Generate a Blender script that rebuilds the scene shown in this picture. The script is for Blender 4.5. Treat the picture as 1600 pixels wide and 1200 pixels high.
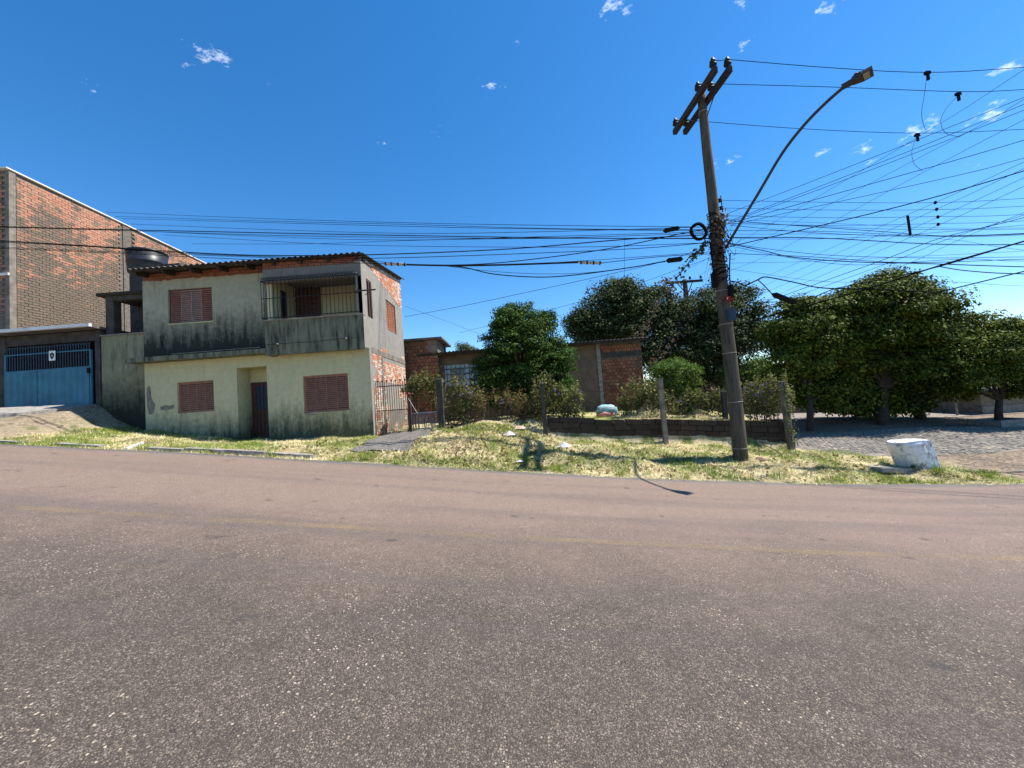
import bpy, math, random
import numpy as np
from mathutils import Vector, Matrix
rnd = random.Random(7)
rng = np.random.default_rng(11)
for o in list(bpy.data.objects): bpy.data.objects.remove(o)
S = bpy.context.scene
COL = S.collection
# ------------------------------------------------------------------ camera
F, PITCH, ROLL, EYE = 600.0, 2.9, 4.2, np.array([0, 0, 1.5])
cd = bpy.data.cameras.new('camera'); cam = bpy.data.objects.new('camera', cd); COL.objects.link(cam)
cd.sensor_width = 36; cd.lens = 36*F/1600; cd.clip_start = .05; cd.clip_end = 6000
RM = Matrix.Rotation(math.radians(90+PITCH), 3, 'X') @ Matrix.Rotation(math.radians(-ROLL), 3, 'Z')
cam.location = EYE; cam.rotation_euler = RM.to_euler()
S.camera = cam
# ------------------------------------------------------------------ sky, sun, exposure
SUN = Vector((5.2, .5, 8.9)).normalized()
S.view_settings.view_transform = 'Standard'; S.view_settings.look = 'None'
S.view_settings.exposure = 1.0; S.view_settings.gamma = 1; S.view_settings.use_curve_mapping = False
W = bpy.data.worlds.new('World'); S.world = W; W.use_nodes = True
sl = bpy.data.lights.new('sun', 'SUN'); sl.energy = 4.8; sl.angle = math.radians(.53); sl.color = (1, .95, .87)
sun = bpy.data.objects.new('sun', sl); COL.objects.link(sun); sun.location = (20, 2, 40)
sun.rotation_euler = SUN.to_track_quat('Z', 'Y').to_euler()

def RAY(px, py):
    d = RM @ Vector(((px-800)/F, -(py-600)/F, -1)); return np.array(d)
def P(px, py, Y):
    d = RAY(px, py); return EYE + d*(Y/d[1])

class NT:                                   # tiny node-graph helper
    def __init__(s, tree): s.t = tree; s.t.nodes.clear()
    def n(s, typ, ins=None, **kw):
        x = s.t.nodes.new(typ)
        for k, v in kw.items(): setattr(x, k, v)
        for k, v in (ins or {}).items():
            if isinstance(v, bpy.types.NodeSocket): s.t.links.new(v, x.inputs[k])
            else: x.inputs[k].default_value = v
        return x
    def pos(s): return s.n('ShaderNodeNewGeometry').outputs['Position']
    def noise(s, scale, detail=4, vec=None, rough=.55, st=None):
        vec = vec or s.pos()
        if st: vec = s.n('ShaderNodeMapping', {'Vector': vec, 'Scale': st}).outputs[0]
        return s.n('ShaderNodeTexNoise', {'Vector': vec, 'Scale': scale, 'Detail': detail, 'Roughness': rough}).outputs['Fac']
    def ramp(s, f, a, b, c0=(0,0,0,1), c1=(1,1,1,1)):
        r = s.n('ShaderNodeValToRGB', {'Fac': f}); e = r.color_ramp.elements
        e[0].position, e[1].position = a, b; e[0].color, e[1].color = c0, c1
        return r.outputs[0]
    def mr(s, v, a, b, c=0, d=1): return s.n('ShaderNodeMapRange', {'Value': v, 'From Min': a, 'From Max': b, 'To Min': c, 'To Max': d}).outputs[0]
    def mix(s, f, a, b, mode='MIX'):
        x = s.n('ShaderNodeMixRGB', blend_type=mode)
        for i, v in enumerate((f, a, b)):
            if isinstance(v, bpy.types.NodeSocket): s.t.links.new(v, x.inputs[i])
            else: x.inputs[i].default_value = v if i == 0 else (*v[:3], 1)
        return x.outputs[0]
    def m(s, op, a, b=0.0, c=None):
        x = s.n('ShaderNodeMath', operation=op)
        for i, v in enumerate((a, b, c)):
            if v is None: continue
            if isinstance(v, bpy.types.NodeSocket): s.t.links.new(v, x.inputs[i])
            else: x.inputs[i].default_value = v
        return x.outputs[0]
    def xyz(s, v=None):
        return s.n('ShaderNodeSeparateXYZ', {'Vector': v or s.pos()}).outputs
    def bump(s, h, st=.5, d=.02): return s.n('ShaderNodeBump', {'Height': h, 'Strength': st, 'Distance': d}).outputs[0]
    def out(s, col, rough=.85, bump=None, metal=0, spec=.3, extra=None):
        ins = {'Base Color': col if isinstance(col, bpy.types.NodeSocket) else (*col[:3], 1), 'Roughness': rough, 'Metallic': metal, 'Specular IOR Level': spec}
        if bump: ins['Normal'] = bump
        b = s.n('ShaderNodeBsdfPrincipled', ins)
        sh = b.outputs[0]
        if extra: sh = extra(sh)
        s.t.links.new(sh, s.n('ShaderNodeOutputMaterial').inputs[0])

def world():
    n = NT(W.node_tree)
    sky = n.n('ShaderNodeTexSky', sky_type='NISHITA', sun_disc=False, sun_elevation=math.asin(SUN.z), sun_rotation=math.atan2(SUN.x, SUN.y),
              altitude=300, air_density=1.0, dust_density=.1, ozone_density=3.2).outputs[0]
    col = n.n('ShaderNodeHueSaturation', {'Color': sky, 'Saturation': 1.32, 'Value': 1.0}).outputs[0]
    d = n.n('ShaderNodeTexCoord').outputs['Generated']
    # small wisps of cloud, each at its own bearing
    cl = [(326,86,21,1), (970,6,22,1), (1150,10,14,.9), (1302,8,14,.9), (1332,12,10,.8), (770,135,16,.3), (819,70,10,.4), (140,170,12,.45), (155,135,12,.25), (1163,65,12,.6),
          (1440,203,20,1), (1545,176,20,1), (1575,107,16,.9), (1118,258,9,.8), (1146,250,9,.8), (1282,238,10,.8), (1348,232,13,.8), (1550,112,10,.6), (685,210,12,.25), (485,95,10,.2), (1510,260,9,.6), (1360,250,8,.5), (605,228,10,.2), (300,100,12,.4), (415,130,10,.2)]
    acc = None
    for px, py, r, a in cl:
        v = Vector(RAY(px, py)).normalized(); r = r/F*1.0*(v.y)
        off = n.n('ShaderNodeVectorMath', {0: d, 1: tuple(v)}, operation='SUBTRACT').outputs[0]
        mp = n.n('ShaderNodeMapping', {'Vector': off, 'Rotation': (0, .55, 0), 'Scale': (.75, 1, 1.6)}).outputs[0]
        ln = n.n('ShaderNodeVectorMath', {0: mp}, operation='LENGTH').outputs['Value']
        k = n.mr(ln, r*1.5, r*.1, 0, a)
        acc = k if acc is None else n.m('MAXIMUM', acc, k)
    st = n.n('ShaderNodeMapping', {'Vector': d, 'Rotation': (0, .6, 0), 'Scale': (.55, 1, 1.5)}).outputs[0]
    nz = n.n('ShaderNodeTexNoise', {'Vector': st, 'Scale': 60.0, 'Detail': 8.0, 'Roughness': .66}).outputs['Fac']
    f = n.mr(n.m('ADD', n.m('MULTIPLY', acc, .36), n.m('MULTIPLY', n.m('SUBTRACT', nz, .5), 1.7)), .20, .58, 0, .62)
    f = n.m('MULTIPLY', f, n.m('GREATER_THAN', acc, .005))
    col = n.mix(f, col, (7.5, 8.0, 8.6))
    bg = n.n('ShaderNodeBackground', {'Color': col, 'Strength': .106})
    n.t.links.new(bg.outputs[0], n.n('ShaderNodeOutputWorld').inputs[0])
world()

# ------------------------------------------------------------------ ground height
_rows = [
 (-2000, [(-2000,5),(-60,5.2),(0,0),(60,-1.3),(2000,-1.3)]),
 (8.3, [(-2000,6.5),(-60,5.6),(-30,3.55),(-20,2.5),(-14,1.78),(-11.1,1.43),(-7,.94),(-2.86,.40),(0,.02),(3.12,-.36),(6.64,-.72),(9.35,-.92),(12,-1.05),(16,-1.15),(25,-1.25),(60,-1.3),(2000,-1.3)]),
 (10, [(-2000,6.5),(-60,5.6),(-30,3.6),(-20,2.85),(-15,2.25),(-13,2.0),(-12,1.62),(-11,1.46),(-8,1.0),(-4.4,.74),(-2.9,.70),(-2,.72),(-.8,.66),(.6,.36),(1.6,.10),(4.6,-.28),(6.6,-.44),(8.5,-.68),(11,-.92),(16,-1.08),(25,-1.2),(60,-1.25),(2000,-1.3)]),
 (12, [(-2000,6.5),(-60,5.6),(-30,3.8),(-20,3.0),(-15.4,2.40),(-13.1,2.42),(-12.4,1.9),(-11.5,1.48),(-8.2,.90),(-4.4,.80),(-2.3,.86),(-1,.98),(0,.78),(1.47,.24),(4.62,-.12),(6.6,-.30),(8.5,-.60),(9.5,-.68),(12,-.82),(20,-.95),(60,-1.1),(2000,-1.3)]),
 (12.3, [(-2000,6.5),(-60,5.6),(-30,3.8),(-20,3.0),(-13.1,2.45),(-12.4,1.9),(-11.5,1.4),(-8.2,.9),(-4.4,.8),(-2.3,.88),(-1,1.0),(1.4,.88),(4.6,.66),(8.2,.30),(8.45,.25),(8.6,-.55),(9.5,-.66),(12,-.8),(20,-.92),(60,-1.1),(2000,-1.3)]),
 (18, [(-2000,6),(-60,5),(-20,2.6),(-12,1.6),(-4,.95),(3,.9),(8.2,.72),(8.6,-.4),(15,-.32),(20,-.72),(60,-1.1),(2000,-1.3)]),
 (30, [(-2000,5),(-60,4),(-20,2),(-4,.9),(8,.6),(15,-.1),(60,-1),(2000,-1.3)]),
 (90, [(-2000,1),(0,-.5),(2000,-1.3)]),
 (2000, [(-2000,-2),(2000,-2)]),
]
def _row(i, x):
    r = _rows[i][1]; return np.interp(x, [a for a, b in r], [b for a, b in r])
def G(x, y):
    x = np.asarray(x, float); y = np.asarray(y, float); x, y = np.broadcast_arrays(x, y)
    z = np.zeros(x.shape)
    ys = [r[0] for r in _rows]
    base = _row(1, x)
    z = np.where(y <= 8.3, base, z)
    for i in range(1, len(ys)-1):
        m = (y > ys[i]) & (y <= ys[i+1])
        if m.any():
            t = (y-ys[i])/(ys[i+1]-ys[i])
            z = np.where(m, _row(i, x)*(1-t)+_row(i+1, x)*t, z)
    return z
def g(x, y): return float(G(x, y))
def PG(px, py, lo=2., hi=60.):
    d = RAY(px, py)
    for Y in np.arange(lo, hi, .02):
        p = EYE+d*(Y/d[1])
        if p[2] <= g(p[0], p[1]): return p
    return P(px, py, hi)

# ------------------------------------------------------------------ mesh helpers
class MB:
    def __init__(s): s.v = []; s.f = []; s.a = []
    def quad(s, *ps):
        i = len(s.v); s.v += [tuple(p) for p in ps]; s.f.append(tuple(range(i, i+len(ps)))); return s
    def box(s, x0, y0, z0, x1, y1, z1, M=None):
        i = len(s.v)
        vs = [(x0,y0,z0),(x1,y0,z0),(x1,y1,z0),(x0,y1,z0),(x0,y0,z1),(x1,y0,z1),(x1,y1,z1),(x0,y1,z1)]
        if M is not None: vs = [tuple(M @ Vector(v)) for v in vs]
        s.v += vs
        s.f += [tuple(i+k for k in q) for q in ((3,2,1,0),(4,5,6,7),(0,1,5,4),(1,2,6,5),(2,3,7,6),(3,0,4,7))]
        return s
    def tube(s, pts, r, n=8, cap=True):
        pts = [Vector(p) for p in pts]; rs = r if hasattr(r, '__len__') else [r]*len(pts)
        i0 = len(s.v); up = None
        for k, p in enumerate(pts):
            t = (pts[min(k+1, len(pts)-1)]-pts[max(k-1, 0)]).normalized()
            if up is None: up = t.orthogonal().normalized()
            up = (up-t*up.dot(t)).normalized(); b = t.cross(up)
            for j in range(n):
                a = 2*math.pi*j/n; s.v.append(tuple(p+(up*math.cos(a)+b*math.sin(a))*rs[k]))
        for k in range(len(pts)-1):
            for j in range(n):
                a, b = i0+k*n+j, i0+k*n+(j+1) % n
                s.f.append((a, b, b+n, a+n))
        if cap:
            s.f.append(tuple(i0+j for j in reversed(range(n)))); e = i0+(len(pts)-1)*n
            s.f.append(tuple(e+j for j in range(n)))
        return s
    def lathe(s, prof, n=20, c=(0,0,0), M=None):
        i0 = len(s.v)
        for r, z in prof:
            for j in range(n):
                a = 2*math.pi*j/n; v = Vector((r*math.cos(a), r*math.sin(a), z))
                if M is not None: v = M @ v
                s.v.append(tuple(v+Vector(c)))
        for k in range(len(prof)-1):
            for j in range(n):
                a, b = i0+k*n+j, i0+k*n+(j+1) % n
                s.f.append((a, b, b+n, a+n))
        s.f.append(tuple(i0+j for j in reversed(range(n)))); e = i0+(len(prof)-1)*n
        s.f.append(tuple(e+j for j in range(n)))
        return s
    def mesh(s, name, loc=(0,0,0)):
        me = bpy.data.meshes.new(name)
        l = np.array(loc); v = np.array(s.v, float).reshape(-1, 3)-l
        me.from_pydata(v.tolist(), [], s.f)
        return me

def LOC(o): return np.array(o['_o']) if o is not None and '_o' in o else np.zeros(3)
def obj(name, mb, mat, parent=None, smooth=False):
    """one mesh object; vertices are given in world space, the thing's origin is subtracted"""
    loc = np.zeros(3); p = parent
    root = parent
    while root is not None and root.parent is not None: root = root.parent
    if root is not None: loc = ROOT.get(root.name, np.zeros(3))
    me = mb.mesh(name, loc) if isinstance(mb, MB) else mb
    if mat: me.materials.append(mat)
    if smooth:
        me.polygons.foreach_set('use_smooth', [True]*len(me.polygons))
    o = bpy.data.objects.new(name, me); COL.objects.link(o)
    if parent is not None: o.parent = parent
    return o
ROOT = {}
def thing(name, label, cat, loc, group=None):
    o = bpy.data.objects.new(name, None); COL.objects.link(o); o.empty_display_size = .2
    o.location = loc; ROOT[o.name] = np.array(loc, float)
    return tag(o, label, cat, group)
def tag(o, label, cat, group=None):
    o['label'] = label; o['category'] = cat
    if group: o['group'] = group
    return o
def kind(o, k): o['kind'] = k; return o
def solo(name, mb, mat, label, cat, loc, group=None, smooth=False):
    me = mb.mesh(name, loc); me.materials.append(mat)
    if smooth: me.polygons.foreach_set('use_smooth', [True]*len(me.polygons))
    o = bpy.data.objects.new(name, me); COL.objects.link(o); o.location = loc; ROOT[o.name] = np.array(loc, float)
    return tag(o, label, cat, group)
_u = {}
def unit(mat):                              # shared unit cube per material
    k = mat.name
    if k not in _u:
        me = MB().box(-.5,-.5,-.5,.5,.5,.5).mesh('piece'); me.materials.append(mat); _u[k] = me
    return _u[k]
def piece(name, mat, parent, c, size, rot=(0,0,0)):
    root = parent
    while root.parent is not None: root = root.parent
    o = bpy.data.objects.new(name, unit(mat)); COL.objects.link(o); o.parent = parent
    o.location = np.array(c)-ROOT.get(root.name, np.zeros(3)); o.scale = size; o.rotation_euler = rot
    return o
def wall_mesh(mb, axis, u0, u1, v0, v1, d0, d1, holes=()):
    """wall sheet with real openings; axis 'x': u=X, depth=Y; axis 'y': u=Y, depth=X. v is Z or a function of u"""
    us = sorted({u0, u1, *[h[0] for h in holes], *[h[1] for h in holes]})
    vs = sorted({v0, v1, *[h[2] for h in holes], *[h[3] for h in holes]})
    def pt(u, v, d): return (u, d, v) if axis == 'x' else (d, u, v)
    solid = lambda i, j: 0 <= i < len(us)-1 and 0 <= j < len(vs)-1 and not any(h[0]-1e-6 <= us[i] and us[i+1] <= h[1]+1e-6 and h[2]-1e-6 <= vs[j] and vs[j+1] <= h[3]+1e-6 for h in holes)
    for i in range(len(us)-1):
        for j in range(len(vs)-1):
            if not solid(i, j): continue
            a, b, c, d = us[i], us[i+1], vs[j], vs[j+1]
            for dd in (d0, d1): mb.quad(pt(a,c,dd), pt(b,c,dd), pt(b,d,dd), pt(a,d,dd))
            if not solid(i-1, j): mb.quad(pt(a,c,d0), pt(a,d,d0), pt(a,d,d1), pt(a,c,d1))
            if not solid(i+1, j): mb.quad(pt(b,c,d0), pt(b,d,d0), pt(b,d,d1), pt(b,c,d1))
            if not solid(i, j-1): mb.quad(pt(a,c,d0), pt(b,c,d0), pt(b,c,d1), pt(a,c,d1))
            if not solid(i, j+1): mb.quad(pt(a,d,d0), pt(b,d,d0), pt(b,d,d1), pt(a,d,d1))
    return mb
def fast_mesh(name, V, nper, mat, loc=(0,0,0), attr=None):
    """V: (n,nper,3) polygons"""
    n = len(V); me = bpy.data.meshes.new(name)
    me.vertices.add(n*nper); me.loops.add(n*nper); me.polygons.add(n)
    me.vertices.foreach_set('co', (V-np.array(loc)).astype(np.float32).ravel())
    me.loops.foreach_set('vertex_index', np.arange(n*nper, dtype=np.int32))
    me.polygons.foreach_set('loop_start', np.arange(0, n*nper, nper, dtype=np.int32))
    me.polygons.foreach_set('loop_total', np.full(n, nper, dtype=np.int32))
    if attr is not None:
        a = me.attributes.new('rnd', 'FLOAT', 'FACE'); a.data.foreach_set('value', attr.astype(np.float32))
    me.update(); me.validate(); me.materials.append(mat)
    return me

# ------------------------------------------------------------------ materials
MATS = {}
def mat(name):
    m = bpy.data.materials.new(name); m.use_nodes = True; MATS[name] = m; return m, NT(m.node_tree)
def simple(name, c, rough=.8, var=.35, scale=6, bump=.3, bs=60, metal=0, spec=.3, c2=None):
    m, n = mat(name)
    f = n.noise(scale, 6)
    col = n.mix(n.ramp(f, .3, .72), tuple(x*(1-var) for x in c), c2 or tuple(min(1, x*(1+var*.6)) for x in c))
    n.out(col, rough, n.bump(n.noise(bs, 3), bump, .01) if bump else None, metal, spec)
    return m
def m_asphalt():
    m, n = mat('asphalt'); p = n.pos(); x, y, z = n.xyz(p)
    v1 = n.n('ShaderNodeTexVoronoi', {'Vector': p, 'Scale': 88.0}); v2 = n.n('ShaderNodeTexVoronoi', {'Vector': p, 'Scale': 62.0})
    r1 = n.n('ShaderNodeSeparateColor', {'Color': v1.outputs['Color']}).outputs; r2 = n.n('ShaderNodeSeparateColor', {'Color': v2.outputs['Color']}).outputs
    big = n.noise(.8, 5); mid = n.noise(7, 5)
    lane = n.mr(n.m('ADD', y, n.m('MULTIPLY', n.m('SUBTRACT', big, .5), 2.6)), 2.6, 5.4)          # far lane: redder and lighter than the near lane
    v3 = n.n('ShaderNodeTexVoronoi', {'Vector': p, 'Scale': 190.0}); r3_ = n.n('ShaderNodeSeparateColor', {'Color': v3.outputs['Color']}).outputs
    gap = n.mix(lane, (.042, .032, .025), (.150, .106, .082))
    lo_ = n.mix(lane, (.075, .060, .050), (.195, .140, .110)); hi_ = n.mix(lane, (.31, .25, .195), (.36, .275, .225))
    fine = n.mix(n.m('POWER', r3_[0], 2.4), lo_, hi_); fine = n.mix(n.mr(v3.outputs['Distance'], .35, .7), fine, gap)
    coarse = n.mix(n.m('POWER', r1[0], 3.2), lo_, hi_); coarse = n.mix(n.mr(v1.outputs['Distance'], .38, .66), coarse, gap)
    s1 = n.m('MULTIPLY', n.mr(r1[1], .42, .5), n.mr(v1.outputs['Distance'], .7, .5))
    col = n.mix(s1, fine, coarse)
    col = n.mix(n.m('MULTIPLY', n.ramp(mid, .30, .72), .45), col, gap)
    patch = n.mr(n.noise(1.1, 3), .45, .72)
    s2 = n.m('MULTIPLY', n.m('MULTIPLY', n.mr(r2[0], .90, .94), n.mr(v2.outputs['Distance'], .42, .26)), n.m('ADD', .2, patch))
    col = n.mix(n.m('MULTIPLY', s2, .95), col, (.55, .44, .33))
    pit = n.mr(n.noise(34, 2), .68, .73, 0, .75); col = n.mix(pit, col, (.025, .021, .02))
    dk = n.m('MULTIPLY', n.mr(n.noise(3.1, 2), .68, .74), .55)
    col = n.mix(dk, col, (.035, .033, .034))
    edge = n.m('MULTIPLY', n.mr(n.m('ADD', y, n.m('MULTIPLY', mid, .12)), 8.10, 8.16), .8)                     # fresh grey strip along the far edge
    col = n.mix(edge, col, n.mix(r1[0], (.09, .088, .085), (.15, .145, .14)))
    tr = n.m('MULTIPLY', n.mr(n.noise(.5, 3, st=(.22, 3, 1)), .50, .66), .34)
    col = n.mix(tr, col, (.07, .063, .062))
    h = n.m('ADD', n.m('MULTIPLY', n.m('SUBTRACT', .6, v1.outputs['Distance']), s1), n.m('MULTIPLY', n.noise(140, 3), .5))
    n.out(col, .82, n.bump(h, .9, .012), spec=.25); return m
def m_ground():
    m, n = mat('soil_and_straw'); p = n.pos(); x, y, z = n.xyz(p)
    f1 = n.noise(2.2, 6); f2 = n.noise(14, 6); f3 = n.noise(60, 4)
    straw = n.mix(n.ramp(f3, .35, .68), (.32, .25, .14), (.68, .58, .37))
    green = n.mix(n.ramp(f3, .3, .7), (.06, .08, .025), (.19, .21, .07))
    col = n.mix(n.ramp(f1, .46, .60), straw, green)
    soil = n.mix(n.ramp(f2, .35, .65), (.13, .10, .078), (.34, .265, .19))
    r = n.m('ADD', x, n.m('MULTIPLY', n.m('SUBTRACT', f1, .5), 3))
    dirt = n.mr(r, 10.4, 11.6)
    dl = n.m('MULTIPLY', n.mr(r, -11.6, -12.6), 1)
    col = n.mix(n.m('MAXIMUM', dirt, n.m('MULTIPLY', dl, .8)), col, soil)
    col = n.mix(n.mr(n.noise(5, 4), .62, .72), col, (.10, .075, .055))
    n.out(col, .95, n.bump(n.m('ADD', f2, f3), .8, .05), spec=.1); return m
def m_plaster(name, c, streak=(.03, .035, .028), lo=None, amt=1.0, band=None, patch=None, sr=(.55, .75)):
    """painted plaster; band=(z0,z1) list: mould growth that thickens downwards with a ragged edge"""
    m, n = mat(name); p = n.pos(); x, y, z = n.xyz(p)
    f = n.noise(1.3, 6); f2 = n.noise(7, 6, rough=.65); st = n.noise(3.2, 5, st=(2.2, 2.2, .28), rough=.65)
    col = n.mix(n.ramp(f2, .35, .7), tuple(v*.82 for v in c), c)
    col = n.mix(n.m('MULTIPLY', n.ramp(f, .42, .65), .35), col, lo or tuple(v*.6 for v in c))
    if band:
        for z0, z1, a in band:
            e = n.m('ADD', z, n.m('MULTIPLY', n.m('SUBTRACT', st, .5), (z1-z0)*1.6))
            e = n.m('ADD', e, n.m('MULTIPLY', n.m('SUBTRACT', f2, .5), (z1-z0)*.8))
            k = n.m('MULTIPLY', n.mr(e, z1, z0), n.m('MULTIPLY', n.m('GREATER_THAN', z, z0-.9), a))
            col = n.mix(k, col, streak)
    col = n.mix(n.m('MULTIPLY', n.ramp(st, *sr), min(.97, .45*amt)), col, streak)
    if patch:                               # bare cement where paint has flaked
        k = n.m('MULTIPLY', n.ramp(n.noise(1.7, 4), .66, .68), 1.0); col = n.mix(k, col, patch)
    n.out(col, .9, n.bump(n.m('ADD', f2, n.m('MULTIPLY', n.noise(45, 4), .5)), .35, .02), spec=.15); return m
def m_brick(name, src, c0, c1, dark, grime, zfade=None):
    m, n = mat(name); p = n.pos(); x, y, z = n.xyz(p)
    if src == 'obj': r = n.n('ShaderNodeObjectInfo').outputs['Random']
    else: r = n.n('ShaderNodeAttribute', attribute_name='rnd').outputs['Fac']
    col = n.mix(r, c0, c1)
    col = n.mix(n.m('MULTIPLY', n.noise(28, 5), .5), col, tuple(v*.55 for v in c0))
    nz = n.noise(.75, 7, rough=.7)
    if zfade: nz = n.m('ADD', nz, n.mr(z, zfade[1], zfade[0], -.06, .34))
    k = n.mr(n.m('ADD', nz, n.m('MULTIPLY', n.m('SUBTRACT', r, .5), .30)), grime, grime+.17)
    gc = n.mix(n.noise(9, 4), dark, tuple(v*1.9 for v in dark))
    col = n.mix(k, col, gc)
    n.out(col, .92, n.bump(n.noise(40, 4), .5, .012), spec=.12); return m
def m_leaf(name, a, b, trans=.3, rough=.45, spec=.4, c3=None):
    rough, spec = max(rough, .6), min(spec, .06)
    m, n = mat(name)
    f = n.noise(.9, 3); f2 = n.n('ShaderNodeAttribute', attribute_name='rnd').outputs['Fac']
    col = n.mix(f2, a, b)
    col = n.mix(n.m('MULTIPLY', n.ramp(f, .4, .65), .5), col, a)
    if c3: col = n.mix(n.mr(f2, .93, .96), col, c3)
    def ex(sh):
        t = n.n('ShaderNodeBsdfTranslucent', {'Color': n.mix(.5, col, (b[0]*1.3, b[1]*1.4, b[2]*.7))}).outputs[0]
        return n.n('ShaderNodeMixShader', {0: trans, 1: sh, 2: t}).outputs[0]
    n.out(col, rough, spec=spec, extra=ex); return m

M_ASPH = m_asphalt(); M_GROUND = m_ground()
M_UP = m_plaster('pale_green_plaster', (.38, .37, .27), lo=(.25, .25, .185), band=[(4.1, 5.3, .97)], streak=(.022, .027, .020))
M_LOW = m_plaster('cream_plaster', (.54, .495, .305), lo=(.41, .39, .25), band=[(1.05, 2.0, .92)], streak=(.035, .045, .028), amt=.35, patch=None)
M_BALC = m_plaster('mouldy_parapet_plaster', (.19, .195, .14), lo=(.075, .082, .06), amt=2.0, streak=(.016, .018, .014), sr=(.45, .66))
M_HEAD = m_plaster('grey_render', (.21, .19, .165), amt=.6)
M_SIDE = m_plaster('weathered_side_render', (.30, .275, .24), lo=(.19, .18, .165), amt=1.0, streak=(.07, .068, .062))
M_WALLG = m_plaster('mossy_boundary_plaster', (.26, .255, .165), lo=(.10, .105, .07), amt=1.5, sr=(.50, .70), band=[(2.15, 3.3, .97)], streak=(.02, .023, .016))
M_LOGGIA = m_plaster('loggia_plaster', (.60, .56, .36), amt=.3)
M_CEM = simple('raw_cement', (.22, .19, .155), .9, .45, 5)
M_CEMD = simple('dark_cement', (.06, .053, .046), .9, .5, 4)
M_CONC = simple('concrete', (.27, .25, .22), .9, .45, 9)
M_MORT = simple('mortar', (.155, .135, .11), .95, .4, 12)
M_RED1 = m_brick('orange_brick', 'obj', (.44, .205, .13), (.60, .345, .235), (.115, .09, .067), .45, (4.4, 10.6))
M_RED1J = m_brick('orange_brick_mass', 'attr', (.44, .205, .13), (.60, .345, .235), (.115, .09, .067), .45, (4.4, 10.6))
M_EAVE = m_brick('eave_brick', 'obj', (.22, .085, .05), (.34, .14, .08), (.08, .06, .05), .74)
M_SIDEB = m_brick('side_brick', 'attr', (.52, .22, .12), (.66, .36, .23), (.42, .36, .30), .47)
M_BACKB = m_brick('block_brick', 'obj', (.19, .075, .045), (.36, .18, .11), (.05, .038, .032), .58)
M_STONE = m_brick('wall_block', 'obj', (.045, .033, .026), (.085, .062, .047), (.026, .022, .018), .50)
M_COB = m_brick('cobble', 'attr', (.185, .168, .145), (.27, .248, .215), (.27, .225, .175), .60)
M_SHUT = simple('brown_shutter', (.27, .125, .085), .6, .25, 9, .15, 80)
M_SHUT2 = simple('faded_shutter', (.33, .20, .16), .65, .3, 9, .15, 80)
M_SHUTS = simple('orange_shutter', (.44, .18, .09), .6, .25, 9, .15, 80)
M_FRAMED = simple('dark_frame', (.085, .04, .03), .6, .3, 9, .1)
M_DOOR = simple('maroon_door', (.085, .038, .03), .5, .3, 6, .1)
M_IRON = simple('black_iron', (.022, .02, .02), .55, .4, 20, 0, metal=.3)
M_RUST = simple('rusty_iron', (.10, .055, .04), .75, .4, 20, 0)
M_GLASSD = simple('dark_glass', (.018, .02, .026), .12, .3, 3, 0, spec=.6)
M_ROOF = simple('fibre_cement_sheet', (.13, .115, .10), .9, .5, 3, .3, 30)
M_WOODD = simple('dark_rafter_wood', (.042, .028, .020), .85, .4, 10)
M_FLASH = simple('pale_flashing', (.72, .70, .67), .5, .2, 4, 0)
M_BLUE = simple('blue_gate_paint', (.020, .125, .185), .45, .18, 2.2, .12, 30, c2=(.032, .17, .24))
M_BLUED = simple('dark_blue_bars', (.03, .05, .075), .5, .3, 8, 0)
M_WHITE = simple('white_paint', (.74, .74, .73), .7, .15, 6, .1)
M_BLACK = simple('black_plastic', (.010, .010, .011), .8, .3, 8, .1, spec=.1)
M_CABLE = simple('cable_sheath', (.008, .008, .009), .9, .2, 8, 0, spec=.03)
M_WIRE = simple('bare_wire', (.005, .006, .008), 1, .2, 8, 0, spec=.0)
M_TANK = simple('tank_plastic', (.022, .024, .03), .42, .35, 3, .1, 12)
M_INSUL = simple('brown_insulator', (.012, .009, .009), .6, .2, 8, 0)
M_STRAP = simple('galvanised_strap', (.42, .41, .38), .5, .3, 12, 0)
M_GALV = simple('galvanised_arm', (.045, .042, .04), .55, .3, 6, .1)
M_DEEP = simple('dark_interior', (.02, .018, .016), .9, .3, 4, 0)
M_TILE = simple('old_roof_tile', (.16, .085, .07), .9, .4, 5, .4, 14)
M_BROWNW = simple('brown_house_render', (.15, .112, .078), .92, .3, 3, .3)
M_TEAL = simple('teal_cloth', (.26, .46, .49), .8, .3, 14, .5, 24)
M_PINKC = simple('pink_cloth', (.55, .24, .22), .85, .3, 14, .5, 24)
M_PAPER = simple('pale_litter', (.52, .51, .54), .8, .15, 10, .3)
M_ORANGE = simple('orange_litter', (.60, .26, .10), .8, .2, 10, .3)
M_RED = simple('red_ribbon', (.22, .02, .022), .6, .3, 10, .1)
M_BLUEBOX = simple('navy_box', (.022, .045, .085), .5, .3, 10, .1)
M_WINB = simple('pale_blue_window', (.34, .46, .55), .5, .15, 5, .1)
M_TARM = simple('rough_driveway', (.085, .078, .070), .95, .45, 22, 1.0, 60, c2=(.21, .19, .168))
M_PATCH = simple('grey_asphalt_patch', (.16, .17, .165), .9, .25, 8, .6, 90)
M_LENS = simple('lamp_lens', (.30, .29, .25), .35, .2, 5, 0)
M_BARK = simple('bark', (.055, .042, .032), .95, .5, 7, .8, 24)
def m_pole():
    m, n = mat('weathered_pole'); p = n.pos()
    f = n.noise(5, 6, st=(3, 3, .35), rough=.65); f2 = n.noise(30, 4, st=(2, 2, .3)); l = n.noise(3.3, 5)
    col = n.mix(n.ramp(f, .32, .68), (.040, .033, .025), (.125, .106, .082))
    col = n.mix(n.m('MULTIPLY', n.ramp(l, .5, .66), .5), col, (.10, .10, .06))
    n.out(col, .92, n.bump(n.m('ADD', f, f2), .7, .02), spec=.15); return m
M_POLE = m_pole()
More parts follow.
